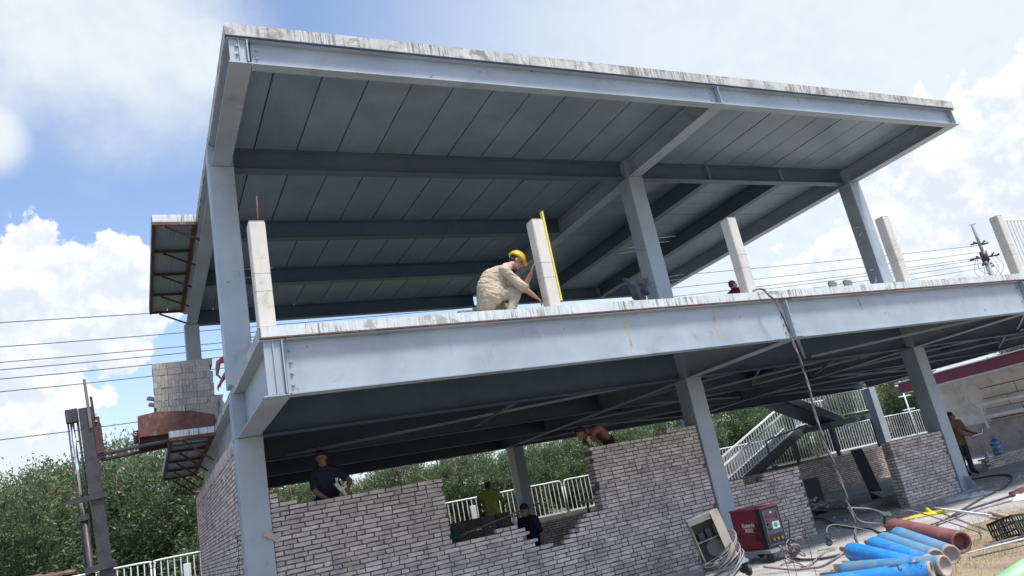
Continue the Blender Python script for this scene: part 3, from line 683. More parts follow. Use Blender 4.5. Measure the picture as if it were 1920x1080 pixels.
for i, (x, y, s, k, lab) in enumerate(TR):
    r = empty('shrub_tree', (x, y, 1.1), lab, 'tree', 'shrub trees on the terrace', rz=i * 1.3)
    share('trunk', TRK[i % 3], r, (0, 0, 0), scale=(s, s, s)); share('crown', CRN[k], r, (0, 0, 2.55 * s if x < 2 else 2.0 * s), (0, 0, i * .9), (s, s, s * (1.0 if x < 2 else .95)))
    share('lower_crown', CRN[3], r, (.5, -.4, 1.0 * s), (0, 0, i * 2.1), (s * 1.15, s * 1.1, s * .9))
# dense far hedge band closing the gaps (uncountable far growth)
hv, hf = [], []; rr = random.Random(5)
for k in range(26000):
    x = rr.uniform(-16, 46); y = 19 + rr.uniform(-1.4, 1.4); top = 4.0 + 1.0 * noise.noise(Vector((x * .35, 2, 0))) + (.9 if x < 1 else -.2); z = 1.1 + rr.random() ** .8 * (top - 1.1)
    d = Vector((rr.gauss(0, 1), rr.gauss(0, 1) - .5, rr.gauss(0, .8) + .5)).normalized(); s = d.orthogonal().normalized(); L = .34 * rr.uniform(.6, 1.2); w = L * .2; a = Vector((x, y, z)); b0 = len(hv)
    hv += [a, a + d * L * .5 + s * w, a + d * L, a + d * L * .5 - s * w]; hf.append((b0, b0 + 1, b0 + 2, b0 + 3))
me = bpy.data.meshes.new('far_hedge'); me.from_pydata(hv, [], hf); me.materials.append(leafm); o = bpy.data.objects.new('far_hedge', me); link(o); tag(o, 'dense dark hedge behind the shrub trees', 'hedge', kind='stuff')

# ------------------------------------------------------------------ power lines and pole
wirem = mat('wire_dark', (.05, .06, .075), .7)
WZ = [(10.93, 12.35, 'topmost'), (10.12, 11.9, 'second from the top'), (9.62, 11.55, 'third from the top'), (9.30, 11.35, 'fourth from the top'), (9.02, 11.1, 'fifth from the top'), (8.62, 10.8, 'sixth from the top'), (6.99, 9.6, 'lowest')]
for i, (za, zb, lab) in enumerate(WZ):
    pts = []
    for k in range(41):
        x = -63 + (50.5 + 63) * k / 40; tt = (x + 3) / 53.5; s = 0 if x < -3 else tt * (1 - tt) * 1.2
        pts.append((x, 18 + .12 * (i % 3), za + (zb - za) * max(tt, -.6) * (1 if x > -3 else .08) - s))
    o = tubeobj('power_line', pts, .014, wirem, n=6); tag(o, f'thin dark power line, {lab} of the seven crossing the sky', 'power line', 'power lines crossing behind the building')
P = empty('utility_pole', (50.6, 18.1, 0), 'tall concrete utility pole with cross arms and insulators above the deck at the right', 'utility pole')
polem = mat('pole_concrete', (.30, .34, .36), .85, var=.1)
tubeobj('shaft', [(0, 0, 0), (0, 0, 11.8)], .17, polem, P, 12); tubeobj('pole_top', [(0, 0, 11.8), (0, 0, 13.9)], .10, polem, P, 10)
insm = mat('brown_insulator', (.07, .04, .045), .4)
bm = bmesh.new(); lathe(bm, [(0, .03), (.05, .09), (.10, .03), (.16, .09), (.21, .03), (.27, .09), (.33, .03)], 8); ins = bpy.data.meshes.new('insulator'); bm.to_mesh(ins); bm.free(); ins.materials.append(insm)
for z, w, a in ((12.5, .7, .2), (11.5, .9, -.3), (10.9, .8, .5), (9.9, 1.5, .15)):
    d = Vector((math.cos(a), math.sin(a), 0)); bar('cross_arm', -d * w + Vector((0, 0, z)), d * w + Vector((0, 0, z)), .09, .09, insm if z > 10 else polem, P)
    for s in (-1, -.55, .55, 1): share('insulator', ins, P, d * w * s + Vector((0, 0, z)), (math.pi / 2 * s, .5, a))
tubeobj('collar', [(0, 0, 11.2), (0, 0, 11.9)], .24, insm, P, 10)
for k in range(6):
    a = k * 1.05; tubeobj('jumper_wire', spline([(math.cos(a) * .8, math.sin(a) * .5, 11.5), (math.cos(a) * 1.1, math.sin(a) * .8, 10.6), (math.cos(a + 1) * .7, math.sin(a + 1) * .5, 10.0)], 5), .014, wirem, P, 5)
tubeobj('lightning_rod', [(-.35, 0, 13.9), (.5, 0, 14.0)], .02, wirem, P, 5)

# ================================================================== people
def remesh_obj(name, bm, voxel, m, parent, smooth_it=4, wrinkle=0.0, seed=0):
    me = bpy.data.meshes.new(name); bm.to_mesh(me); bm.free(); tmp = bpy.data.objects.new(name, me); COL.objects.link(tmp)
    md = tmp.modifiers.new('r', 'REMESH'); md.mode = 'VOXEL'; md.voxel_size = voxel; md.use_smooth_shade = True
    sm = tmp.modifiers.new('s', 'SMOOTH'); sm.iterations = smooth_it; sm.factor = .5
    dg = bpy.context.evaluated_depsgraph_get(); dg.update(); res = bpy.data.meshes.new_from_object(tmp.evaluated_get(dg)); res.name = name
    bpy.data.objects.remove(tmp); bpy.data.meshes.remove(me)
    if wrinkle:
        off = Vector((seed, 1.3 * seed, 0)); cos = [v.co.copy() for v in res.vertices]; nor = [v.normal.copy() for v in res.vertices]
        for i, v in enumerate(res.vertices):
            p = cos[i]; q_ = p.x * .5 + p.z; n_ = .7 * noise.noise(Vector((p.x * 6, p.y * 8, q_ * 22)) + off) + .7 * noise.noise(Vector((p.x * 14, p.y * 16, q_ * 40)) + off)
            v.co = p + nor[i] * wrinkle * n_
    res.materials.clear(); res.materials.append(m)
    for p in res.polygons: p.use_smooth = True
    o = bpy.data.objects.new(name, res); link(o, parent); return o
def ball(bm, c, r, M3=None, sub=2):
    v = bmesh.ops.create_icosphere(bm, subdivisions=sub, radius=1.0)['verts']
    rr = r if isinstance(r, (tuple, list)) else (r, r, r); m = Matrix.Translation(c) @ ((M3 or Matrix.Identity(3)).to_4x4()) @ Matrix.Diagonal((*rr, 1))
    bmesh.ops.transform(bm, matrix=m, verts=v)
def hull(bm, lst):
    b2 = bmesh.new()
    for c, r in lst:
        v = bmesh.ops.create_icosphere(b2, subdivisions=2, radius=r)['verts']; bmesh.ops.translate(b2, vec=Vector(c), verts=v)
    res = bmesh.ops.convex_hull(b2, input=b2.verts)
    bmesh.ops.delete(b2, geom=list({g_ for g_ in res['geom_interior'] if isinstance(g_, bmesh.types.BMVert)}), context='VERTS')
    me = bpy.data.meshes.new('t'); b2.to_mesh(me); b2.free(); bm.from_mesh(me); bpy.data.meshes.remove(me)
def limb(bm, a, ra, b, rb): hull(bm, [(a, ra), (b, rb)])
def frame(f, up):
    f = Vector(f).normalized(); up = Vector(up); r = f.cross(up).normalized(); up = r.cross(f).normalized()
    return Matrix((r, f, up)).transposed()       # columns: right, forward, up
def hand(bm, wrist, hdir, palm_n, thumb_side, curl=.6, s=1.0):
    """palm box with four unequal bent fingers and a thumb leaving the side of the palm"""
    d = Vector(hdir).normalized(); n = Vector(palm_n); n = (n - d * n.dot(d)).normalized(); w = d.cross(n).normalized() * thumb_side
    hull(bm, [(wrist + w * .022 * s, .016 * s), (wrist - w * .022 * s, .015 * s), (wrist + d * .085 * s + w * .032 * s, .013 * s), (wrist + d * .08 * s - w * .032 * s, .012 * s)])
    for i, (off, L) in enumerate(((.031, .072), (.011, .080), (-.010, .075), (-.030, .058))):
        p = wrist + d * .085 * s + w * off * s; dd = d; q = p
        for j, fr in enumerate((.45, .32, .23)):
            dd = (dd * math.cos(curl * (.5 + .35 * j)) + n * math.sin(curl * (.5 + .35 * j))).normalized(); q2 = q + dd * L * fr * s
            limb(bm, q, (.0088 - .0008 * j) * s, q2, (.0082 - .0008 * j) * s); q = q2
    p = wrist + d * .03 * s + w * .03 * s; q = p + (w * .75 + d * .6 + n * .25).normalized() * .04 * s; limb(bm, p, .013 * s, q, .010 * s)
    q2 = q + (d * .8 + n * .5 + w * .15).normalized() * .033 * s; limb(bm, q, .010 * s, q2, .008 * s)
def person(label, J, look, headup, H=1.68, skinm=skin, shirt=None, trous=None, hair=hairm, shoes=black, sleeve='short', voxel=.011, group=None, loc=None, collar=True, curl=(.6, .6), palms=None, bare=False, hairshape='short', shirt_ext=0.06, extra=(), wr=.010):
    """J: joints in world space; the body is one continuous mesh, clothes and hair are its own meshes over it"""
    k = H / 1.70; J = {a: Vector(b) for a, b in J.items()}
    base = Vector(loc) if loc else Vector((J['pelvis'].x, J['pelvis'].y, min(v.z for v in J.values())))
    root = empty('person', base, label, 'person', group); J = {a: v - base for a, v in J.items()}
    bm = bmesh.new(); F3 = frame(look, headup); hc = J['head']
    HL = lambda x, y, z: hc + F3 @ Vector((x * k, y * k, z * k))
    ball(bm, HL(0, -.012, .030), (.074 * k, .092 * k, .086 * k), F3); ball(bm, HL(0, .018, -.035), (.060 * k, .070 * k, .080 * k), F3)
    hull(bm, [(HL(-.03, .045, -.085), .022 * k), (HL(.03, .045, -.085), .022 * k), (HL(0, .068, -.092), .018 * k), (HL(0, .03, -.04), .05 * k)])
    hull(bm, [(HL(0, .092, .012), .009 * k), (HL(0, .108, -.022), .012 * k), (HL(-.012, .092, -.026), .009 * k), (HL(.012, .092, -.026), .009 * k)])
    for s in (-1, 1):
        ball(bm, HL(s * .074, -.008, -.010), (.011 * k, .020 * k, .032 * k), F3); limb(bm, HL(s * .018, .088, -.052), .009 * k, HL(0, .093, -.054), .010 * k)
    limb(bm, HL(0, -.02, -.06), .055 * k, J['neck'], .060 * k)
    pel, ch, nk = J['pelvis'], J['chest'], J['neck']; sl_, sr_ = J['shL'], J['shR']; side = (sr_ - sl_).normalized(); hipv = (J['hipR'] - J['hipL'])
    hull(bm, [(sl_, .052 * k), (sr_, .052 * k), (nk.lerp(ch, .10), .052 * k)])
    hull(bm, [(sl_.lerp(sr_, .12), .062 * k), (sr_.lerp(sl_, .12), .062 * k), (ch - side * .085 * k, .088 * k), (ch + side * .085 * k, .088 * k)])
    hull(bm, [(ch - side * .085 * k, .088 * k), (ch + side * .085 * k, .088 * k), (pel - hipv * .42, .085 * k), (pel + hipv * .42, .085 * k)])
    hull(bm, [(pel - hipv * .42, .085 * k), (pel + hipv * .42, .085 * k), (J['hipL'], .085 * k), (J['hipR'], .085 * k)])
    for s in 'LR':
        limb(bm, J['sh' + s], .052 * k, J['el' + s], .042 * k); m_ = J['el' + s].lerp(J['wr' + s], .3)
        hull(bm, [(J['el' + s], .041 * k), (m_, .045 * k)]); limb(bm, m_, .045 * k, J['wr' + s], .028 * k)
        hd = (J['wr' + s] - J['el' + s]).normalized(); hd = (hd + Vector(palms[s][1]) if palms and len(palms[s]) > 1 else hd)
        hand(bm, J['wr' + s], hd, palms[s][0] if palms else (0, 0, -1), 1 if s == 'L' else -1, curl[0 if s == 'L' else 1], k)
        limb(bm, J['hip' + s], .082 * k, J['kn' + s], .055 * k); c_ = J['kn' + s].lerp(J['an' + s], .3)
        limb(bm, J['kn' + s], .053 * k, c_, .055 * k); limb(bm, c_, .055 * k, J['an' + s], .036 * k)
        td = Vector(J['to' + s]) - J['an' + s]; hull(bm, [(J['an' + s], .036 * k), (J['an' + s] + td * .45, .034 * k), (J['to' + s], .024 * k)])
    body = remesh_obj('body', bm, voxel, skinm, root, 3)
    # face features
    eyew = mat('eye_dark', (.02, .015, .012), .3)
    for s in (-1, 1):
        bm = bmesh.new(); ball(bm, HL(s * .030, .082, .012), (.011 * k, .008 * k, .006 * k), F3, 1); finish('eye', bm, eyew, root, smooth=True)
        bm = bmesh.new(); limb(bm, HL(s * .016, .086, .030), .0045 * k, HL(s * .046, .076, .030), .004 * k); finish('eyebrow', bm, hair, root, smooth=True)
    bm = bmesh.new(); limb(bm, HL(-.019, .090, -.056), .0045 * k, HL(.019, .090, -.056), .0045 * k); finish('mouth', bm, mat('lips', (.26, .09, .075), .5), root, smooth=True)
    if hair and hairshape != 'none':
        bm = bmesh.new(); ball(bm, HL(0, -.022, .042), (.082 * k, .094 * k, .086 * k), F3); ball(bm, HL(0, -.05, .0), (.074 * k, .062 * k, .075 * k), F3)
        if hairshape == 'full': ball(bm, HL(0, .03, .088), (.070 * k, .062 * k, .032 * k), F3)
        remesh_obj('hair', bm, .011, hair, root, 2, wrinkle=.004, seed=3)
    if shirt and not bare:
        bm = bmesh.new(); g_ = .016 * k
        hull(bm, [(sl_, .052 * k + g_), (sr_, .052 * k + g_), (nk.lerp(ch, .04), .060 * k + g_ * .8)])
        hull(bm, [(sl_.lerp(sr_, .12), .062 * k + g_), (sr_.lerp(sl_, .12), .062 * k + g_), (ch - side * .085 * k, .092 * k + g_), (ch + side * .085 * k, .092 * k + g_)])
        hull(bm, [(ch - side * .085 * k, .092 * k + g_), (ch + side * .085 * k, .092 * k + g_), (pel - hipv * .45, .092 * k + g_), (pel + hipv * .45, .092 * k + g_)])
        dn = (pel - ch).normalized(); hull(bm, [(pel - hipv * .45, .092 * k + g_), (pel + hipv * .45, .092 * k + g_), (pel - hipv * .5 + dn * shirt_ext, .094 * k + g_), (pel + hipv * .5 + dn * shirt_ext, .094 * k + g_)])
        for s in 'LR':
            e_ = J['sh' + s].lerp(J['el' + s], .72 if sleeve == 'short' else 1.0); limb(bm, J['sh' + s], .056 * k + g_, e_, .050 * k + g_)
            if sleeve == 'rolled': limb(bm, J['el' + s], .052 * k + g_, J['el' + s].lerp(J['wr' + s], .14), .054 * k + g_)
            if sleeve == 'long': limb(bm, J['el' + s], .045 * k + g_, J['wr' + s], .034 * k + g_)
        if extra: hull(bm, [(Vector(c_) - base, r_) for c_, r_ in extra])
        remesh_obj('shirt', bm, voxel, shirt, root, 2, wrinkle=wr * k, seed=1)
        if collar:
            bm = bmesh.new(); ax = (J['head'] - nk).normalized(); hull(bm, [(nk + ax * .012 * k, .068 * k), (nk - ax * .01 * k, .074 * k)]); remesh_obj('collar', bm, .010, shirt, root, 1, wrinkle=.003)
    if trous:
        bm = bmesh.new(); g_ = .014 * k
        hull(bm, [(pel - hipv * .42, .086 * k + g_), (pel + hipv * .42, .086 * k + g_), (J['hipL'], .088 * k + g_), (J['hipR'], .088 * k + g_)])
        for s in 'LR':
            limb(bm, J['hip' + s], .090 * k + g_, J['kn' + s], .064 * k + g_); limb(bm, J['kn' + s], .062 * k + g_, J['an' + s].lerp(J['kn' + s], .10), .052 * k + g_)
        remesh_obj('trousers', bm, voxel, trous, root, 3, wrinkle=.008 * k, seed=5)
    for s in 'LR':
        td = J['to' + s] - J['an' + s]; bm = bmesh.new(); hull(bm, [(J['an' + s], .046 * k), (J['an' + s] + td * .5, .043 * k), (J['to' + s], .034 * k), (J['an' + s] - td * .15, .040 * k)]); remesh_obj('shoe', bm, .012, shoes, root, 1)
    return root, HL, F3
def standing(x, y, z, H, yaw, lean=0.0):
    """upright skeleton facing yaw (degrees clockwise from +y)"""
    a = math.radians(yaw); f = Vector((math.sin(a), math.cos(a), 0)); r = Vector((f.y, -f.x, 0)); up = (Vector((0, 0, 1)) + f * lean).normalized(); o = Vector((x, y, z)); p = o + Vector((0, 0, .53 * H))
    J = dict(pelvis=p, chest=p + up * .20 * H, neck=p + up * .315 * H, head=p + up * .395 * H + f * .015)
    for s, q in (('L', -1), ('R', 1)):
        J['sh' + s] = p + up * .285 * H + r * q * .105 * H; J['el' + s] = J['sh' + s] + r * q * .03 * H - up * .175 * H; J['wr' + s] = J['el' + s] - up * .135 * H + f * .05 * H
        J['hip' + s] = p + r * q * .050 * H - Vector((0, 0, .02 * H)); J['kn' + s] = o + r * q * .055 * H + Vector((0, 0, .28 * H)) + f * .01; J['an' + s] = o + r * q * .06 * H + Vector((0, 0, .05 * H)); J['to' + s] = J['an' + s] + f * .12 * H + Vector((0, 0, -.03 * H))
    return J, f, r
khaki = mat('beige_work_cloth', (.43, .36, .27), .9, var=.12, scale=7, bump=.5, bscale=16)
khaki2 = mat('beige_trouser_cloth', (.38, .33, .26), .9, var=.12, scale=7, bump=.5, bscale=16)
navy = mat('navy_cloth', (.010, .014, .035), .85, var=.2, scale=8, bump=.4, bscale=18)
redc = mat('dark_red_cloth', (.17, .012, .02), .8, var=.2, scale=8, bump=.3, bscale=18)
redb = mat('bright_red_cloth', (.55, .02, .04), .8, var=.2, scale=8)
olive = mat('olive_green_cloth', (.40, .45, .10), .85, var=.15, scale=6, bump=.4, bscale=14)
brownc = mat('brown_checked_cloth', (.16, .095, .06), .85, var=.35, scale=16, bump=.4, bscale=18)
dkt = mat('dark_trouser_cloth', (.025, .028, .04), .85, var=.2, scale=8, bump=.3, bscale=18)
helm = mat('yellow_helmet_plastic', (.75, .42, .02), .3, var=.06)
# --- A: crouching worker in the yellow helmet
JA = dict(pelvis=(2.98, -2.28, 4.42), chest=(3.10, -2.30, 4.69), neck=(3.36, -2.30, 4.86), head=(3.52, -2.30, 4.945),
          shL=(3.30, -2.11, 4.80), shR=(3.19, -2.49, 4.76), elL=(3.66, -2.10, 4.60), elR=(3.37, -2.55, 4.50), wrL=(3.77, -2.20, 4.78), wrR=(3.60, -2.50, 4.33),
          hipL=(3.00, -2.20, 4.39), hipR=(3.00, -2.38, 4.39), knL=(3.36, -2.14, 4.26), knR=(3.38, -2.42, 4.48), anL=(2.82, -2.13, 4.27), anR=(3.20, -2.43, 4.16), toL=(2.58, -2.12, 4.285), toR=(3.40, -2.45, 4.145))
rA, HA, FA = person('person crouching in a beige work suit and yellow helmet, holding the white post', JA, (.80, -.30, -.62), (.66, 0, .78), H=1.72, shirt=khaki, trous=khaki2, sleeve='rolled', voxel=.009, hair=hairm,
                    palms={'L': ((1, -.3, 0), (.2, 0, 1.2)), 'R': ((.2, .4, -.9), (.35, .0, -.2))}, curl=(.35, .9), shirt_ext=.10, wr=.013, extra=(((2.99, -2.30, 4.58), .15), ((3.08, -2.30, 4.71), .145), ((3.00, -2.2, 4.44), .15), ((3.00, -2.38, 4.42), .15), ((3.22, -2.30, 4.76), .13), ((3.14, -2.32, 4.5), .13)))
kA = 1.62 / 1.7
hb = bmesh.new()
pr_ = [(-.012, .118), (-.004, .124), (.004, .116), (.03, .112), (.06, .100), (.085, .080), (.103, .052), (.112, .022), (.114, .0008)]
lathe(hb, pr_, 28)
for v in hb.verts: v.co.y *= 1.14; v.co.x *= .98
for v in hb.verts:
    if v.co.z < .01 and v.co.y > .06: v.co.y += .035 * (v.co.y - .06) / .08; v.co.z -= .006
for i in range(3):
    abox(hb, (-.007 + (i - 1) * .024, -.08, .085), (.007 + (i - 1) * .024, .07, .112 - abs(i - 1) * .006))
hl = finish('helmet', hb, helm, rA, smooth=False)
for p in hl.data.polygons: p.use_smooth = True
hl.matrix_local = Matrix.Translation(HA(0, -.006, .052)) @ FA.to_4x4() @ Matrix.Rotation(math.radians(-6), 4, 'X')
bm = bmesh.new()
for s in (-1, 1):
    tube(bm, [HA(s * .078, -.015, .02), HA(s * .072, .07, .016), HA(s * .05, .094, .014)], .0028, 6)
    c = HA(s * .031, .100, .004); ring = [c + FA @ Vector((.022 * math.cos(a), .0, .016 * math.sin(a))) for a in [i * .5236 for i in range(13)]]; tube(bm, ring, .0024, 5, cap=False)
tube(bm, [HA(-.01, .1, .006), HA(.01, .1, .006)], .0025, 5); finish('spectacles', bm, greym, rA)
bm = bmesh.new(); ball(bm, HA(.082, -.004, -.012), (.006, .010, .022), FA, 1); finish('ear_plug', bm, whitep, rA)
# --- B: head and shoulders in dark red behind the deck
JB, f, r = standing(10.62, 1.0, ZS1T, 1.55, 95, .05)
dz = 5.40 - JB['head'].z
JB = {a: Vector(v) for a, v in JB.items()}
for a in JB:
    if a[:2] not in ('kn', 'an', 'to'): JB[a] += Vector((0, 0, dz))
for s in 'LR': JB['kn' + s] = JB['hip' + s] + Vector((.28, .05, -.02)); JB['kn' + s].z = ZS1T + .42
person('person in a dark red shirt whose head and shoulders show above the deck edge', JB, (.9, -.5, -.05), (0, 0, 1), H=1.55, shirt=redc, trous=dkt, hair=hairg, palms={'L': ((0, -1, 0),), 'R': ((0, 1, 0),)})
# --- C: person in bright red whose arm shows beside the column, taking bricks
JC, f, r = standing(.42, 2.35, ZS1T, 1.66, 265, .25)
JC = {a: Vector(v) for a, v in JC.items()}; dz = Vector((.12, 0, -.42))
for a in JC:
    if a[:2] not in ('kn', 'an', 'to'): JC[a] += dz
JC['shR'] = Vector((.16, 2.42, 5.07)); JC['shL'] = Vector((.16, 2.10, 5.05)); JC['elL'] = Vector((-.10, 2.18, 4.97)); JC['wrL'] = Vector((-.135, 2.2, 4.76)); JC['elR'] = Vector((.05, 2.55, 4.85)); JC['wrR'] = Vector((-.05, 2.6, 4.70))
for s in 'LR': JC['kn' + s] += Vector((-.12, 0, -.05))
person('person in a bright red shirt behind the left upper column with one bent arm showing', JC, (-.9, -.1, -.4), (-.3, 0, .9), H=1.6, skinm=skind, shirt=redb, trous=dkt, palms={'L': ((1, 0, -.3), (.9, 0, 0)), 'R': ((0, 0, -1),)})
# --- D: bricklayer in navy behind the wall
JD, f, r = standing(1.05, .62, 1.52, 1.70, 188, .10)
JD = {a: Vector(v) for a, v in JD.items()}; JD['head'] = Vector((.98, .40, 3.00)); JD['neck'] = Vector((1.02, .49, 2.86)); JD['chest'] = Vector((1.07, .55, 2.55)); JD['shR'] = Vector((.86, .50, 2.78)); JD['shL'] = Vector((1.20, .52, 2.80))
JD['elR'] = Vector((.84, .40, 2.52)); JD['wrR'] = Vector((.96, .30, 2.40)); JD['elL'] = Vector((1.36, .38, 2.60)); JD['wrL'] = Vector((1.28, .22, 2.47))
for a in JD:
    if a[:2] not in ('kn', 'an', 'to'): JD[a] = Vector(JD[a]) + Vector((.05, 0, -.09))
rD, HD_, FD = person('person with black hair in a navy polo shirt laying bricks behind the left wall', JD, (-.30, -.92, -.42), (-.12, -.2, 1), H=1.66, skinm=skind, shirt=navy, trous=dkt, hairshape='full', voxel=.010, palms={'L': ((-.5, .4, -.7), (-.5, 0, -.5)), 'R': ((0, .3, -1), (.5, 0, -.1))})
b_ = rD.location; box('pocket_badge', (1.20 - b_.x, .385 - b_.y, 2.52 - b_.z), (1.24 - b_.x, .389 - b_.y, 2.58 - b_.z), whitep, rD)
q = share('brick', LONG[1], None, (1.19, .14, 2.37), (.2, .95, .1)); tag(q, 'pale brick held tilted in the hand of the navy-shirted bricklayer', 'brick')
# --- E: bare-backed person bending over the tall wall
JE = dict(pelvis=(6.20, .62, 2.47), chest=(5.99, .54, 2.68), neck=(5.76, .50, 2.67), head=(5.60, .47, 2.64), shL=(5.84, .70, 2.65), shR=(5.82, .35, 2.63), elL=(5.76, .66, 2.50), elR=(5.72, .30, 2.52), wrL=(5.72, .50, 2.43), wrR=(5.74, .17, 2.43),
          hipL=(6.22, .72, 2.42), hipR=(6.22, .54, 2.42), knL=(6.12, .70, 1.98), knR=(6.12, .52, 1.98), anL=(6.2, .70, 1.59), anR=(6.2, .52, 1.59), toL=(6.0, .68, 1.54), toR=(6.0, .50, 1.54))
person('bare-backed person in dark trousers bending over the top of the tall brick wall', JE, (-.95, -.1, -.35), (-.3, 0, .9), H=1.66, skinm=skind, trous=navy, bare=True, hairshape='full', palms={'L': ((0, 0, -1),), 'R': ((0, 0, -1),)})
# --- F: person in green sitting on the scaffold
JF = dict(pelvis=(6.02, 6.0, 1.62), chest=(5.98, 5.95, 1.88), neck=(6.02, 5.98, 2.12), head=(6.04, 6.02, 2.25), shL=(5.80, 6.05, 2.06), shR=(6.22, 5.9, 2.02), elL=(5.82, 6.25, 1.85), elR=(6.38, 6.05, 1.82), wrL=(5.98, 6.4, 1.78), wrR=(6.45, 6.25, 1.72),
          hipL=(5.93, 6.05, 1.60), hipR=(6.11, 6.05, 1.60), knL=(5.95, 6.5, 1.62), knR=(6.3, 6.45, 1.62), anL=(5.95, 6.5, 1.22), anR=(6.3, 6.5, 1.22), toL=(5.95, 6.68, 1.16), toR=(6.3, 6.68, 1.16))
person('person in an olive green shirt sitting with the back turned before the white fence', JF, (.35, .9, -.25), (0, 0, 1), H=1.62, shirt=olive, trous=dkt, hair=hairg, palms={'L': ((0, 0, -1),), 'R': ((0, 0, -1),)})
# --- G: person in dark navy inside the opening
JG, f, r = standing(4.86, 1.6, .02, 1.66, 250, .16)
person('person in a dark navy shirt standing inside the wall opening, looking down left', JG, (-.8, -.25, -.5), (-.15, 0, 1), H=1.66, skinm=skind, shirt=navy, trous=dkt, palms={'L': ((1, 0, 0),), 'R': ((1, 0, 0),)})
# --- H: standing person behind the right column
JH, f, r = standing(18.72, 2.55, 0.0, 1.76, 205, .04)
JH = {a: Vector(v) for a, v in JH.items()}; JH['elL'] = Vector((19.02, 2.45, 1.18)); JH['wrL'] = Vector((19.0, 2.2, 1.05)); JH['elR'] = Vector((18.5, 2.3, 1.15)); JH['wrR'] = Vector((18.72, 2.12, 1.02))
rH, _, _ = person('person in a brown checked shirt and dark trousers standing behind the right column', JH, (.15, -.95, -.1), (0, 0, 1), H=1.76, skinm=skind, shirt=brownc, trous=dkt, palms={'L': ((-.8, 0, 0), (-.4, -.4, 0)), 'R': ((.8, 0, 0), (.4, -.4, 0))})
o = tubeobj('bent_white_bar', [(18.55, 2.0, 1.0), (19.12, 2.08, 1.02), (19.22, 2.1, 1.16)], .018, whitef); tag(o, 'white bent bar held by the person behind the right column', 'bar')

# ================================================================== scaffold planks behind the walls
for x0, x1, y, z, lab in ((.3, 2.5, .62, 1.50, 'timber scaffold plank under the bricklayer in navy'), (5.5, 7.7, .64, 1.50, 'timber scaffold plank under the bare-backed person'), (5.2, 7.0, 6.2, 1.46, 'timber scaffold plank under the sitting person in green')):
    r = empty('scaffold', ((x0 + x1) / 2, y, 0), lab, 'scaffold'); h = (x1 - x0) / 2
    for k in range(2): box('plank', (-h, -.22 + k * .225, z - .04), (h, .0 + k * .225, z), woodm, r)
    for sx in (-1, 1):
        for sy in (-1, 1): tubeobj('leg', [(sx * (h - .15), sy * .2, 0), (sx * (h - .15), sy * .2, z - .04)], .022, darkrust, r)
# dark board stack and clutter inside the opening
r = empty('block_stack', (5.35, 4.7, 0), 'stack of large dark grey blocks in front of the person in green', 'blocks'); 
for j in range(3):
    for k in range(5):
        if j == 2 and k > 3: continue
        box('block', (-.95 + k * .36 + .02 * (j % 2), -.12, .86 + j * .245), (-.95 + k * .36 + .345 + .02 * (j % 2), .12, .86 + j * .245 + .235), ply if False else mat('dark_grey_block', (.18, .16, .15), .9, var=.2, rand=.15, bump=.3), r, bev=.005)
box('platform', (-1.1, -.4, .80), (1.1, .4, .855), woodm, r)
for sx in (-1, 1):
    for sy in (-1, 1): tubeobj('leg', [(sx * .95, sy * .3, 0), (sx * .95, sy * .3, .8)], .02, darkrust, r)
o = tubeobj('crossing_pole', [(3.3, 2.6, 1.25), (5.6, 2.6, 1.62)], .016, woodm); tag(o, 'thin straight pole held across behind the wall opening', 'pole')
bm = bmesh.new(); lathe(bm, [(0, .035), (.12, .037), (.16, .03), (.18, .016), (.21, .016), (.213, .019), (.235, .019)], 14); o = finish('water_bottle', bm, mat('clear_plastic', (.45, .52, .52), .15, trans=.6), None, (3.86, .13, 1.315), smooth=True); tag(o, 'clear plastic bottle standing on the low part of the wall opening', 'bottle')
r = empty('wheelbarrow_frame', (3.15, 1.3, 0), 'dark frame with bundled tools at the left of the wall opening', 'frame')
for k in range(4): tubeobj('rod', [(-.25 + .16 * k, .1 * (k % 2), .3), (-.28 + .16 * k, .1 * (k % 2), 1.42 - .03 * k)], .012, darks, r)
tubeobj('rod', [(-.3, 0, 1.30), (.3, 0, 1.36)], .014, darks, r)
bm = bmesh.new(); hull(bm, [((-.1, 0, 1.36), .09), ((.12, .05, 1.40), .08), ((.0, .1, 1.46), .06)]); remesh_obj('bundle', bm, .02, mat('dark_green_cloth', (.03, .06, .045), .9), r, 1, wrinkle=.03)
# leaning board, rubble and boards in the shaded bay
o = bar('leaning_board', (15.0, 2.6, 0), (15.9, 3.6, 1.28), .30, .04, mat('dark_board', (.07, .07, .08), .8)); tag(o, 'dark board leaning in the shaded bay left of the right wall', 'board')
o = box('doorway_block', (14.6, 4.9, 0), (15.6, 5.1, .75), mat('dark_board', (.07, .07, .08), .8), None, bev=.02); tag(o, 'dark low panel standing in the shaded bay', 'panel')
rr = random.Random(31)
rb = empty('rubble_heap', (14.2, 4.2, 0), 'heap of broken bricks and grey scraps in the shaded bay', 'rubble')
for k in range(60):
    a = rr.uniform(0, 6.28); d = rr.random() ** .6; x, y = math.cos(a) * d * 1.5, math.sin(a) * d * .8; z = max(0, .34 * (1 - d)) * rr.random()
    share('brick', rr.choice(SHORT + LONG), rb, (x, y, z + .01), (rr.uniform(-.6, .6), rr.uniform(-.6, .6), rr.uniform(0, 6)))
paperm = mat('grey_cardboard', (.26, .26, .27), .85, var=.15)
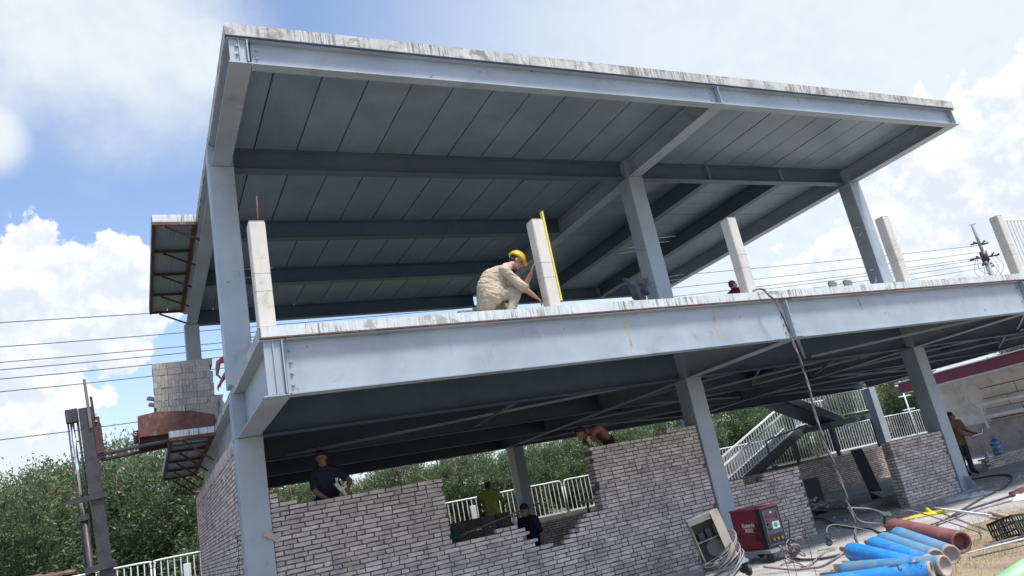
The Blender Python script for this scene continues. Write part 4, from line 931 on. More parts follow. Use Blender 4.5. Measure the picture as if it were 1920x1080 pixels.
for k, (x, y, w, a, tlt) in enumerate(((14.0, 2.9, .55, .3, .5), (13.4, 3.2, .5, 1.1, .25), (12.6, 3.3, .45, .6, .6), (14.9, 2.3, .6, .2, .55))):
    bm = bmesh.new(); abox(bm, (-w / 2, -.25, 0), (w / 2, .25, .012)); o = finish('cardboard_sheet', bm, paperm, None, (x, y, .03 + .1 * tlt), rot=(tlt, .12, a)); tag(o, ['grey cardboard sheet in the middle of the shaded bay', 'grey cardboard sheet lying flattest in the shaded bay', 'grey cardboard sheet at the left of the shaded bay', 'pale cardboard sheet next to the leaning board'][k], 'cardboard')
o = box('concrete_kerb_block', (12.9, 1.4, 0), (15.2, 1.75, .14), conc, None, bev=.01); tag(o, 'low concrete step across the shaded bay', 'step')

# ================================================================== brick stack, tray, forks and mast
T = empty('rusty_tray', (-.7, 4.2, 4.12), 'rusty steel brick tray with sloping sides resting on the lower canopy', 'tray')
for y in (3.72, 4.66):
    bm = bmesh.new(); prism(bm, [(-.64, .0), (.62, .0), (.62, .24), (.25, .36), (-.35, .42), (-.64, .38)], .012, 'y', y - 4.2); finish('side_plate', bm, rustm, T)
box('floor_plate', (-.64, -.46, -.0), (.62, .45, .012), rustm, T); box('end_plate', (-.655, -.47, -.10), (-.641, .47, .38), rustm, T)
for y in (-.36, .20): box('fork_pocket', (-.64, y, -.125), (.5, y + .16, -.001), darkrust, T)
for y in (-.40, .30): bm = bmesh.new(); abox(bm, (-.74, y, .02), (-.656, y + .03, .14)); finish('lifting_lug', bm, darkrust, T)
bm = bmesh.new(); ring = [(-.70 + .024 * math.cos(a), -.404, .08 + .024 * math.sin(a)) for a in [i * .5236 for i in range(13)]]; tube(bm, ring, .007, 5, cap=False); finish('lug_hole_rim', bm, greym, T)
K = empty('cement_brick_stack', (-.55, 4.2, 4.14), 'tall stack of grey cement bricks standing in the rusty tray', 'bricks')
def cbrick(dx, dy, dz_):
    bm = bmesh.new(); abox(bm, (0, 0, 0), (dx, dy, dz_), bev=.003); me = bpy.data.meshes.new('brick'); bm.to_mesh(me); bm.free(); me.materials.append(blockm); return me
cb_s, cb_h = cbrick(.238, .112, .116), cbrick(.056, .238, .116); cb_f = cbrick(.238, .112, .056)
rr = random.Random(77); nbk = 0
for lay in range(11):
    z = .005 + lay * .1185; x = -.52 + rr.uniform(-.012, .012) + (.0 if lay > 3 else .02)
    inset = .02 * (lay > 8)
    while x < .50 - .05:
        if rr.random() < .42 and x + .24 < .53:
            for q in range(4): share('brick', cb_s, K, (x, -.42 + q * .118 + rr.uniform(-.004, .004), z)); nbk += 1
            x += .2405
        else:
            for q in range(4):
                if x + .057 > .53: break
                for yy in (0, 1): share('brick', cb_h, K, (x, -.42 + yy * .241 + rr.uniform(-.006, .006), z + rr.uniform(-.001, .001))); nbk += 1
                x += .0585
        x += rr.choice((.001, .001, .006))
    if lay in (3, 5, 6): share('brick', cb_f, K, (-.66 + .03 * lay % .05, -.1, z + .01), (0, .25, .1))
# tarpaulin scrap beside the stack
bm = bmesh.new(); bmesh.ops.create_grid(bm, x_segments=14, y_segments=18, size=.5)
for v in bm.verts:
    x, y = v.co.x, v.co.y; v.co = Vector((x * .30 + .05 * noise.noise(Vector((x * 5, y * 5, 0))), .12 * noise.noise(Vector((x * 4, y * 3, 4))), y * .78))
o = finish('white_sheet', bm, mat('white_plastic_sheet', (.72, .76, .74), .5, var=.08), None, (.02, 4.5, 4.50), smooth=True); tag(o, 'crumpled white plastic sheet hanging right of the brick stack', 'plastic sheet')
md = o.modifiers.new('t', 'SOLIDIFY'); md.thickness = .004
L_ = empty('lift_mast', (-1.78, 3.85, 0), 'tall dark forklift mast with chrome ram and two forks lifting the brick tray', 'forklift')
L_.rotation_euler = (0, math.radians(-4.6), 0)
def chan(name, x0, x1, y0, y1, z0, z1, m, skew=0.0):
    bm = bmesh.new(); abox(bm, (x0, y0, z0), (x1, y0 + .014, z1)); abox(bm, (x0, y0 + .016, z0), (x0 + .02, y1, z1)); abox(bm, (x1 - .02, y0 + .016, z0), (x1, y1, z1)); return finish(name, bm, m, L_)
chan('mast_channel', -.10, .10, -.08, .08, 0, 4.78, mastm)
chan('mast_channel', -.08, .09, .52, .68, 0, 4.74, mastm)
tubeobj('hydraulic_ram', [(-.215, -.03, 2.95), (-.215, -.03, 4.62)], .032, chrome, L_, 14); tubeobj('ram_cylinder', [(-.215, -.03, .2), (-.215, -.03, 2.95)], .05, mastm, L_, 12)
tubeobj('hydraulic_hose', [(-.285, -.02, 1.2), (-.28, -.02, 3.2), (-.275, -.02, 4.6)], .014, rubber, L_); tubeobj('chain', [(-.135, -.02, 2.4), (-.13, -.02, 4.6)], .018, rubber, L_)
box('top_bracket', (-.30, -.07, 4.56), (-.11, .05, 4.80), mastm, L_, bev=.01); box('ram_clamp', (-.42, -.12, 3.18), (.16, -.09, 3.27), mastm, L_); box('ram_collar', (-.29, -.1, 2.88), (-.14, .04, 2.97), mastm, L_)
box('cross_member', (-.10, .09, 3.0), (.10, .50, 3.2), mastm, L_); box('cross_member', (-.3, -.12, 2.02), (.16, .1, 2.12), mastm, L_)
for y in (-.10, .56):
    bm = bmesh.new(); abox(bm, (.10, y, 3.92), (.20, y + .12, 4.58)); finish('carriage', bm, darkrust, L_)
    box('fork', (.12, y, 3.90), (1.75, y + .13, 3.945), mastm if y < 0 else darkrust, L_, bev=.006); 
bar('backrest_bar', (.06, -.06, 4.4), (.05, -.06, 5.28), .10, .045, mat('mossy_steel', (.16, .17, .15), .8, var=.2), L_); bar('backrest_bar', (.12, .6, 4.2), (.1, .6, 5.1), .08, .04, darkrust, L_)
for z in (4.5, 4.62): share('bolt', bolt_me, L_, (.15, -.11, z), (math.pi / 2, 0, 0))
bm = bmesh.new(); bmesh.ops.create_grid(bm, x_segments=20, y_segments=8, size=.5)
for v in bm.verts: x, y = v.co.x, v.co.y; v.co = Vector((x * .75, y * .6, .035 * noise.noise(Vector((x * 6, y * 5, 1))) + .02 * (x > .3)))
o = finish('sheet_metal_hood', bm, rustm, None, (-2.75, 3.9, 2.10), rot=(.1, .05, 0)); tag(o, 'bent rusty sheet metal hood at the bottom left beside the mast', 'metal sheet'); md = o.modifiers.new('t', 'SOLIDIFY'); md.thickness = .03

# ================================================================== welding machine, feeder box, cables
redw = mat('red_machine_paint', (.23, .018, .035), .4, var=.08, scale=3, dirt=(.16, .08, .07), dirtamt=.35)
panelg = mat('machine_front_grey', (.085, .095, .105), .45, var=.1)
Wd = empty('welding_machine', (7.41, -1.50, 0), 'dark red welding machine with grey control front on a small trolley', 'welder')
WW, WD, WH, WZ0 = .40, .74, .64, .20
box('housing', (0.004, .03, WZ0), (WW - .004, WD, WZ0 + WH - .03), redw, Wd, bev=.008); box('lid', (-.006, -.012, WZ0 + WH - .029), (WW + .006, WD + .01, WZ0 + WH), mat('red_lid_paint', (.36, .07, .08), .45), Wd, bev=.006)
box('front_frame', (-.008, .0, WZ0 - .01), (WW + .008, .029, WZ0 + WH - .03), black, Wd, bev=.006); box('control_panel', (.035, -.008, WZ0 + .03), (WW - .035, -.001, WZ0 + WH - .06), panelg, Wd)
box('side_frame', (-.010, .031, WZ0 - .01), (-.001, .10, WZ0 + WH - .031), black, Wd)
scr = mat('red_digit_display', (.25, .01, .02), .3); wht = mat('white_print', (.75, .76, .76), .6); grn = mat('green_print', (.04, .32, .10), .5)
box('display', (.07, -.012, WZ0 + .45), (.16, -.009, WZ0 + .50), scr, Wd); box('display', (.19, -.012, WZ0 + .45), (.28, -.009, WZ0 + .50), scr, Wd)
box('sticker', (.185, -.012, WZ0 + .27), (.335, -.009, WZ0 + .38), wht, Wd); bm = bmesh.new(); lathe(bm, [(0, .038), (.002, .038)], 18); finish('sticker_mark', bm, grn, Wd, (.25, -.0125, WZ0 + .325), rot=(math.pi / 2, 0, 0))
for (x, z, r_) in ((.20, .53, .020), (.31, .49, .014), (.31, .44, .014), (.09, .36, .022), (.09, .28, .012), (.13, .28, .012), (.09, .41, .01)):
    bm = bmesh.new(); lathe(bm, [(0, r_), (.02, r_ * .8)], 12); finish('knob', bm, wht if r_ == .02 else black, Wd, (x, -.009, WZ0 + z), rot=(math.pi / 2, 0, 0))
box('socket_recess', (.06, -.013, WZ0 + .06), (.34, -.009, WZ0 + .20), black, Wd)
for x in (.11, .20, .29): bm = bmesh.new(); lathe(bm, [(0, .024), (.03, .024), (.03, .014), (.045, .014)], 12); finish('socket', bm, mat('brass', (.45, .33, .15), .35, metal=.8), Wd, (x, -.014, WZ0 + .12), rot=(math.pi / 2, 0, 0))
for k in range(12): box('vent', (-.0125, .12 + (k % 6) * .022 - .0, WZ0 + .12 + (k // 6) * .15), (-.0105, .128 + (k % 6) * .022, WZ0 + .22 + (k // 6) * .15), black, Wd) if k < 12 else None
def text_mesh(name, body, size, m, parent, loc, rot, bend=None, ext=.0008):
    cu = bpy.data.curves.new(name, 'FONT'); cu.body = body; cu.size = size; cu.align_x = 'CENTER'; cu.align_y = 'CENTER'; cu.extrude = ext; cu.offset = size * .022
    o = bpy.data.objects.new(name, cu); COL.objects.link(o); dg = bpy.context.evaluated_depsgraph_get(); dg.update(); me = bpy.data.meshes.new_from_object(o.evaluated_get(dg)); bpy.data.objects.remove(o)
    me.materials.clear(); me.materials.append(m)
    if bend:
        for v in me.vertices:
            a = v.co.y / bend; rr_ = bend + v.co.z; v.co = Vector((v.co.x, rr_ * math.sin(a), rr_ * math.cos(a) - bend))
    q = bpy.data.objects.new(name, me); link(q, parent); q.location = loc; q.rotation_euler = rot; return q
side = (math.pi / 2, 0, -math.pi / 2)
text_mesh('lettering', 'Kaierda', .098, wht, Wd, (.0032, .36, WZ0 + .38), side); text_mesh('lettering', '凯尔达', .068, wht, Wd, (.0032, .36, WZ0 + .29), side)
box('lettering_line', (.002, .19, WZ0 + .328), (.004, .53, WZ0 + .332), wht, Wd)
box('trolley', (-.12, -.14, WZ0 - .055), (WW + .05, WD + .04, WZ0 - .012), greym, Wd); tubeobj('handle', [(WW + .02, -.04, WZ0), (WW + .10, -.06, WZ0 + .34), (WW + .02, -.05, WZ0 + .36)], .011, black, Wd)
wheelm = bmesh.new(); lathe(wheelm, [(-.022, .03), (-.022, .082), (-.012, .092), (.012, .092), (.022, .082), (.022, .03)], 20); wme = bpy.data.meshes.new('wheel'); wheelm.to_mesh(wme); wheelm.free(); wme.materials.append(rubber)
for x, y in ((-.06, -.05), (WW, -.05), (-.06, WD - .05), (WW, WD - .05)): share('wheel', wme, Wd, (x, y, .092), (0, math.pi / 2, 0))
Fd = empty('wire_feeder', (6.02, -2.05, 0), 'open grey metal box cart wrapped in loops of grey cable, left of the red machine', 'wire feeder'); Fd.rotation_euler = (0, math.radians(-10), math.radians(-30))
boxm = mat('dusty_grey_box', (.20, .21, .19), .8, var=.2, scale=4, dirt=(.30, .28, .22), dirtamt=.5); creamm = mat('cream_plate', (.48, .42, .33), .75, var=.12, dirt=(.22, .18, .13), dirtamt=.4)
bw, bd, bz0, bz1 = .46, .36, .34, .98
box('back_plate', (-bw / 2, bd / 2 - .012, bz0), (bw / 2, bd / 2, bz1 - .014), boxm, Fd); box('left_plate', (-bw / 2, -bd / 2, bz0), (-bw / 2 + .012, bd / 2 - .014, bz1 - .014), boxm, Fd)
box('right_plate', (bw / 2 - .012, -bd / 2 - .10, bz0 - .05), (bw / 2, bd / 2 - .014, bz1 - .014), creamm, Fd); box('front_lip', (bw / 2 - .13, -bd / 2 - .112, bz0 - .02), (bw / 2 - .001, -bd / 2 - .101, bz1 + .03), creamm, Fd, bev=.003)
box('top_plate', (-bw / 2 - .01, -bd / 2 - .02, bz1 - .012), (bw / 2 + .01, bd / 2 + .01, bz1 + .012), boxm, Fd); box('top_lip', (-bw / 2 - .01, -bd / 2 - .03, bz1 - .07), (bw / 2 - .135, -bd / 2 - .021, bz1 + .01), boxm, Fd)
box('shelf', (-bw / 2 + .014, -bd / 2 + .04, bz0 + .30), (bw / 2 - .014, bd / 2 - .014, bz0 + .315), boxm, Fd); bm = bmesh.new(); lathe(bm, [(-.04, .10), (-.03, .13), (.03, .13), (.04, .10)], 20); finish('spool', bm, boxm, Fd, (.02, .02, bz0 + .16), rot=(math.pi / 2, 0, 0)); 
for k in range(3): box('part_block', (-.15 + k * .12, .0, bz0 + .32), (-.07 + k * .12, .12, bz0 + .42 + .03 * k), panelg, Fd)
box('base_plate', (-.32, -.28, .20), (.34, .26, .23), greym, Fd)
for x, y in ((-.26, -.18), (.28, -.20), (-.26, .2), (.28, .2)): share('wheel', wme, Fd, (x, y, .092), (0, math.pi / 2, .4))
for k, (x, y, z) in enumerate(((-.1, -.2, .30), (.08, -.16, .32), (.2, -.1, .28))): bm = bmesh.new(); hull(bm, [((x, y, z), .05), ((x + .07, y + .05, z + .02), .045)]); remesh_obj('clamp', bm, .02, [boxm, creamm, black][k], Fd, 1)
rr = random.Random(9)
for k in range(13):
    pts = []; a0 = rr.uniform(-.2, .2); zc_ = .52 - .028 * k + rr.uniform(-.02, .02); rx_, ry_ = .28 + rr.uniform(-.02, .06), .29 + rr.uniform(-.02, .05)
    for i in range(25):
        a = a0 + i * 2 * math.pi / 24; sag = .16 * math.cos(a - 3.9) ; pts.append((rx_ * math.cos(a) + .03, ry_ * math.sin(a) - .04, max(.03, zc_ + .10 * math.cos(a) - .08 * math.sin(a + 1.2 * 0) * -1 + .015 * math.sin(3 * a + k))))
    tubeobj('cable_loop', pts, .0105, cablegrey if k % 4 else rubber, Fd, 6)
# ================================================================== hanging and lying cables
def cable(label, pts, r, m, cat='cable', name='cable', k=6, n=6, group=None):
    o = tubeobj(name, spline(pts, k), r, m, n=n); return tag(o, label, cat, group)
twm = mat('pinkish_grey_cable', (.25, .20, .20), .6, var=.3, scale=12)
hp = spline([(7.40, -2.45, 4.13), (7.50, -2.78, 4.15), (7.57, -2.86, 4.02), (7.69, -2.88, 3.80), (7.75, -2.90, 3.2), (7.80, -2.90, 2.6), (7.76, -2.9, 2.1), (7.77, -2.90, 1.62), (7.85, -2.9, 1.2), (7.88, -2.90, .73), (7.88, -2.90, .40), (7.80, -2.9, .22)], 14)
TC = empty('twisted_cable', (7.8, -2.9, 0), 'bundle of twisted cables hanging from the deck edge down to the gas cylinders', 'cable'); bo = Vector((7.8, -2.9, 0))
for j in range(3):
    pts = []
    for i, p in enumerate(hp):
        a = i * .42 + j * 2.094; pts.append(p - bo + Vector((math.cos(a), math.sin(a), 0)) * .011)
    tubeobj('strand', pts, .0095, (twm, rubber, cablegrey)[j], TC, 6)
cable('black hose running from the hanging cable to the left along the pavement', [(7.80, -2.9, .22), (7.70, -2.95, .08), (7.4, -2.7, .03), (7.3, -2.3, .03), (7.5, -1.9, .03), (7.7, -1.75, .05)], .02, rubber)
cable('black cable from the shaded bay to the twisted cable bundle', [(12.4, 2.6, .03), (12.1, 1.8, .03), (10.86, .28, .02), (10.28, -.65, .02), (9.97, -1.3, .02), (9.4, -2.0, .03), (9.3, -2.35, .08)], .017, rubber)
cable('greenish cable pair at the foot of the shaded bay', [(9.9, 2.2, .03), (11.0, 2.3, .03), (12.5, 2.6, .03)], .02, mat('green_grey_hose', (.13, .18, .15), .6))
cable('long black cable curving on the pavement behind the base of the right column', [(15.6, .9, .02), (16.8, 1.5, .02), (17.4, 1.0, .02), (16.6, 0.1, .02), (14.6, -1.0, .02), (12.77, -1.61, .02), (10.85, -2.36, .02), (9.8, -2.75, .02)], .02, rubber)
cable('dark hose lying across the pavement right of the yellow wrapper', [(13.9, -2.2, .02), (12.2, -2.25, .02), (11.3, -2.3, .02), (10.0, -2.6, .02), (9.4, -2.6, .02)], .018, rubber)
cable('grey hose beside the dry grass, nearest the black crate', [(14.5, -3.0, .02), (12.4, -2.7, .02), (11.0, -2.55, .02), (9.6, -2.75, .02), (9.0, -2.55, .02)], .016, cablegrey)
cable('thin brown hose arching over the red-brown cylinder', [(7.90, -2.9, .62), (8.0, -2.9, .42), (8.15, -3.1, .34), (8.1, -3.4, .36), (7.95, -3.75, .50), (7.9, -4.0, .47), (7.9, -4.3, .36), (8.3, -4.5, .1), (9.0, -4.0, .03)], .010, twm)
cable('pale green hose arching from the pressure gauges to the blue cylinders', [(6.50, -3.70, .40), (6.55, -3.62, .52), (6.75, -3.55, .56), (7.0, -3.62, .48), (7.25, -3.75, .36)], .007, mat('pale_green_hose', (.14, .20, .18), .6))
cable('pale double hose from the hanging cable to the valve of the red-brown cylinder', [(7.88, -2.9, .62), (8.2, -2.6, .60), (8.5, -2.7, .52), (8.35, -3.0, .48), (8.13, -3.22, .46)], .012, cablegrey)
cable('twisted cable pair from the feeder box to the gas cylinders', [(6.5, -2.3, .10), (6.6, -2.75, .03), (6.65, -3.0, .03), (6.62, -3.3, .06), (6.75, -3.5, .15), (6.9, -3.5, .2)], .018, twm)
cable('long grey cable loop on the pavement in front of the machine trolley', [(7.0, -2.2, .3), (7.1, -2.15, .1), (7.0, -2.5, .03), (6.8, -2.8, .03), (7.2, -2.6, .03), (7.8, -2.2, .03), (8.2, -2.1, .03), (7.9, -2.0, .05)], .013, cablegrey)
cn = empty('cable_coil', (7.35, -2.1, 0), 'knotted bundle of dirty grey cable lying before the red machine', 'cable')
for k in range(9):
    c = Vector((.04 * math.sin(k * 2), .04 * math.cos(k * 3), .12 + .02 * k)); ax = Vector((math.sin(k), math.cos(k * 1.7), .5)).normalized(); u = ax.orthogonal().normalized(); v = ax.cross(u)
    tubeobj('loop', [c + (u * math.cos(a) + v * math.sin(a) * .6) * (.10 + .008 * (k % 4)) for a in [i * .4189 for i in range(16)]], .011, (cablegrey, twm, rubber)[k % 3], cn, 6)

# ================================================================== gas cylinders
bluec = mat('blue_cylinder_paint', (.02, .23, .60), .42, var=.12, scale=3, dirt=(.22, .25, .27), dirtamt=.55, dirtlo=.48, dirthi=.70, dscale=6.5, bump=.12, bscale=30)
blued = mat('worn_blue_cylinder_paint', (.07, .26, .46), .5, var=.15, scale=3, dirt=(.24, .24, .21), dirtamt=.7, dirtlo=.42, dirthi=.66, dscale=6, bump=.15, bscale=30)
maroon = mat('red_brown_cylinder_paint', (.20, .075, .075), .6, var=.12, scale=3, dirt=(.28, .16, .15), dirtamt=.5, bump=.1)
greenc = mat('light_green_paint', (.27, .50, .27), .5, var=.08)
footm = mat('rusty_foot', (.36, .30, .27), .8, var=.2, bump=.2)
def cylinder(label, foot, neck, R, m, group='gas cylinders lying on the ground', txt=None, deep=False):
    foot, neck = Vector(foot), Vector(neck); d = neck - foot; L = d.length; r = empty('gas_cylinder', foot, label, 'gas cylinder', group)
    q = d.to_track_quat('Z', 'Y').to_matrix().to_4x4()
    bm = bmesh.new(); lathe(bm, [(.10, R * .58), (.05, R * .72), (.012, R * .74), (.0, R * .80), (.0, R * .93), (.02, R * .985), (.07, R), (L - R * 1.5, R), (L - R * 1.15, R * .97), (L - R * .75, R * .84), (L - R * .4, R * .58), (L - R * .18, R * .34), (L, R * .30)], 36, q, cap0=False)
    o = finish('shell', bm, m, r, smooth=True); 
    bm = bmesh.new(); lathe(bm, [(.004, R * .735), (.09, R * .66), (.098, .001)] if deep else [(.004, R * .735), (.022, R * .62), (.038, R * .35), (.042, .001)], 28, q, cap0=False); finish('foot_recess', bm, m if deep else footm, r, smooth=True)
    bm = bmesh.new(); lathe(bm, [(.02, R * .73), (-.004, R * .76), (-.004, R * .955), (.03, R * 1.004), (.032, R * .9)], 32, q, cap0=False)
    bmesh.ops.delete(bm, geom=[f_ for f_ in bm.faces if len(f_.verts) > 4], context='FACES'); finish('foot_ring', bm, m if deep else footm, r, smooth=True)
    bm = bmesh.new(); lathe(bm, [(L, R * .34), (L + .035, R * .34), (L + .035, R * .16), (L + .10, R * .16), (L + .10, R * .25), (L + .125, R * .25)], 14, q); finish('valve', bm, mat('brass', (.45, .33, .15), .35, metal=.8), r)
    if txt:
        for i, (ch, at) in enumerate(txt):
            tm = text_mesh('lettering', ch, .15, mat('dark_print', (.02, .05, .07), .7), r, (0, 0, 0), (0, 0, 0), bend=R + .001)
            X = d.normalized(); up = Vector((-.25, -.45, .85)); up = (up - X * up.dot(X)).normalized(); Y = up.cross(X)
            MM = Matrix((-X, -Y, up)).transposed().to_4x4(); MM.translation = X * at + up * (R + .001); tm.matrix_local = MM
    return r
cylinder('blue gas cylinder with dark characters, lowest and nearest at the bottom edge', (5.83, -5.58, .12), (5.15, -4.40, .10), .115, bluec, txt=(('氧', .14), ('气', .34)))
cylinder('grey-blue gas cylinder with a pale foot ring, just behind the one with dark characters', (6.05, -5.58, .13), (6.02, -4.15, .10), .115, blued)
cylinder('bright blue gas cylinder with rounded shoulder at the left, next to the pressure gauges', (6.02, -5.30, .11), (6.42, -3.98, .28), .118, bluec)
cylinder('bright blue gas cylinder second from the left shoulder', (6.22, -5.26, .11), (6.86, -3.98, .27), .113, bluec)
cylinder('dirty grey-topped blue gas cylinder in the middle of the row', (6.559, -5.10, .11), (7.36, -3.73, .24), .113, blued)
cylinder('light blue gas cylinder next to the red-brown one', (6.76, -5.15, .11), (7.52, -3.84, .27), .113, blued)
cylinder('thick red-brown gas cylinder with a hollow foot, right of the blue ones', (7.40, -4.86, .135), (8.10, -3.30, .29), .135, maroon, deep=True)
r = empty('support_timber', (7.0, -3.9, 0), 'timber block propping up the shoulders of the gas cylinders', 'timber'); r.rotation_euler = (0, 0, math.radians(4)); box('beam', (-.75, -.10, .0), (.75, .10, .15), woodm, r)
o = tubeobj('green_pipe', [(5.05, -6.80, .10), (7.2, -6.28, .11)], .12, greenc, n=28); tag(o, 'light green pipe end at the bottom right corner', 'pipe')
# pressure regulator
G = empty('pressure_regulator', (6.46, -3.72, .36), 'two round black pressure gauges on the valve of the left blue cylinder', 'gauge')
for dx, dz_ in ((0, 0), (.012, .078)):
    bm = bmesh.new(); lathe(bm, [(0, .042), (.032, .042), (.032, .036), (.026, .036)], 20); finish('gauge', bm, black, G, (-.04 + dx, -.0, .02 + dz_), rot=(math.pi / 2 - .3, 0, -.5))
    bm = bmesh.new(); lathe(bm, [(0, .026), (.002, .026)], 16); finish('dial', bm, mat('dial_dark', (.05, .05, .05), .3), G, (-.052 + dx, -.024, .028 + dz_), rot=(math.pi / 2 - .3, 0, -.5))
bm = bmesh.new(); lathe(bm, [(0, .018), (.05, .018), (.05, .012), (.09, .012)], 12); finish('body', bm, mat('brass', (.45, .33, .15), .35, metal=.8), G, (0, 0, .03), rot=(0, math.pi / 2, 0))
G2 = empty('red_brown_cylinder_regulator', (8.12, -3.25, .40), 'black pressure regulator on the shoulder of the red-brown cylinder', 'gauge')
for dx in (0, .09): bm = bmesh.new(); lathe(bm, [(0, .036), (.03, .036), (.03, .03)], 18); finish('gauge', bm, black, G2, (dx, 0, .06 - dx * .2), rot=(math.pi / 2 - .5, 0, -.4))
tubeobj('bracket', [(-.05, 0, -.06), (.02, 0, .04), (.1, .02, .05)], .018, black, G2)
sc_ = bmesh.new(); prism(sc_, [(-.16, 0), (.15, .01), (.17, .05), (-.02, .09), (-.15, .10)], .22, 'y', -.11); o = finish('curved_metal_scrap', sc_, mat('grey_scrap', (.16, .16, .17), .6), None, (6.05, -4.02, .02), rot=(0, 0, .3)); tag(o, 'small grey wedge lying under the left blue cylinder', 'wedge')

# ================================================================== small things lying about
yel = mat('yellow_strap', (.72, .58, .02), .5)
Yb = empty('yellow_bag', (11.1, -1.55, 0), 'bright yellow knotted strap lying on the pavement', 'strap')
bm = bmesh.new(); hull(bm, [((-.42, .22, .02), .02), ((.05, -.05, .03), .05), ((.30, -.3, .02), .03)]); remesh_obj('band', bm, .015, yel, Yb, 1, wrinkle=.012)
bm = bmesh.new(); hull(bm, [((.08, -.10, .05), .05), ((.06, -.08, .12), .035)]); remesh_obj('knot', bm, .015, yel, Yb, 1, wrinkle=.012); bm = bmesh.new(); hull(bm, [((.1, -.1, .05), .02), ((.28, -.5, .05), .012)]); remesh_obj('loose_end', bm, .01, yel, Yb, 1)
o = bar('white_rod', (12.0, -1.12, .03), (9.0, -4.25, .20), .035, .035, whitef); tag(o, 'long white rod lying from the pavement to the black crate', 'rod')
o = tubeobj('wooden_handle', [(10.35, -3.33, .06), (9.6, -4.1, .08)], .035, woodm, n=10); tag(o, 'pale wooden handle lying behind the black crate', 'stick')
Cr = empty('black_crate', (8.30, -5.08, .0), 'black plastic mesh crate with slotted sides lying on the dry grass', 'crate', rz=math.radians(-8)); Cr.rotation_euler = (math.radians(-14), math.radians(6), math.radians(-10))
cw, cdp, chh = .56, .40, .25
for (p0, p1, ax) in (((-cw / 2, -cdp / 2), (cw / 2, -cdp / 2), 0), ((-cw / 2, cdp / 2), (cw / 2, cdp / 2), 0), ((-cw / 2, -cdp / 2), (-cw / 2, cdp / 2), 1), ((cw / 2, -cdp / 2), (cw / 2, cdp / 2), 1)):
    bm = bmesh.new(); n = 13 if ax == 0 else 9
    for z in (.0, .075, .15, .225): 
        hgt = .012 if z not in (0, .225) else .028
        abox(bm, (min(p0[0], p1[0]) - (.006 if ax else 0), min(p0[1], p1[1]) - (0 if ax else .006), z), (max(p0[0], p1[0]) + (.006 if ax else 0), max(p0[1], p1[1]) + (0 if ax else .006), z + hgt))
    for k in range(n + 1):
        x = p0[0] + (p1[0] - p0[0]) * k / n; y = p0[1] + (p1[1] - p0[1]) * k / n; w = .005 if k % 4 else .014
        abox(bm, (x - (w if ax == 0 else .005), y - (.005 if ax == 0 else w), .002), (x + (w if ax == 0 else .005), y + (.005 if ax == 0 else w), .25))
    finish('mesh_side', bm, black, Cr)
bm = bmesh.new()
for k in range(9): abox(bm, (-cw / 2, -cdp / 2 + k * cdp / 8 - .008, 0), (cw / 2, -cdp / 2 + k * cdp / 8 + .008, .006))
for k in range(11): abox(bm, (-cw / 2 + k * cw / 10 - .008, -cdp / 2, .0065), (-cw / 2 + k * cw / 10 + .008, cdp / 2, .0125))
finish('mesh_floor', bm, black, Cr)
pk = mat('clear_plastic_wrap', (.27, .31, .33), .3, var=.2, bump=.3)
def crumple(name, label, loc, sx, sy, h, m, cat, seed, rot=0.0):
    bm = bmesh.new(); bmesh.ops.create_grid(bm, x_segments=26, y_segments=18, size=.5)
    for v in bm.verts:
        x, y = v.co.x, v.co.y; e_ = max(0, 1 - (2 * abs(x)) ** 3) * max(0, 1 - (2 * abs(y)) ** 3); n_ = .5 + .9 * noise.noise(Vector((x * 6, y * 6, seed))) + .5 * noise.noise(Vector((x * 15, y * 15, seed)))
        v.co = Vector((x * sx * (1 + .2 * noise.noise(Vector((y * 5, seed, 0)))), y * sy * (1 + .2 * noise.noise(Vector((x * 5, seed, 3)))), .01 + h * max(0, e_ * n_)))
    o = finish(name, bm, m, None, loc, rot=(0, 0, rot)); tag(o, label, cat); md = o.modifiers.new('t', 'SOLIDIFY'); md.thickness = .004; return o
crumple('plastic_wrap', 'crumpled clear plastic wrap on the pavement before the right wall', (13.2, -1.0, 0), 1.3, .3, .08, pk, 'plastic', 2, -.4)
crumple('white_cloth', 'crumpled white sheet on the pavement at the right edge', (12.5, -2.85, 0), 1.0, .35, .10, mat('white_plastic_sheet', (.72, .76, .74), .5), 'sheet', 5, -.5)
for k, (x, y, L2, a) in enumerate(((13.0, -2.05, .9, .2), (12.6, -2.35, 1.1, .35), (13.6, -2.5, 1.3, .1))):
    o = bar('steel_offcut', (x, y, .03), (x + L2 * math.cos(a), y + L2 * math.sin(a), .03), .05, .05, rustm if k % 2 else darkrust); tag(o, ['shortest rusty steel offcut by the white sheet', 'rusty steel offcut in the middle by the white sheet', 'longest rusty steel offcut by the white sheet'][k], 'steel bar')
# pale rods across the grass behind the pipe
for k, (a, b_) in enumerate((((7.1, -5.1, .06), (8.9, -6.0, .12)), ((6.9, -5.3, .05), (8.6, -6.3, .10)), ((7.6, -5.0, .05), (9.0, -5.7, .10)))):
    o = tubeobj('pale_rod', [a, b_], .010, [whitef, mat('pale_green_hose', (.20, .30, .25), .6), greym][k]); tag(o, ['white thin rod in the dry grass', 'pale green thin rod in the dry grass', 'grey thin rod in the dry grass'][k], 'rod')
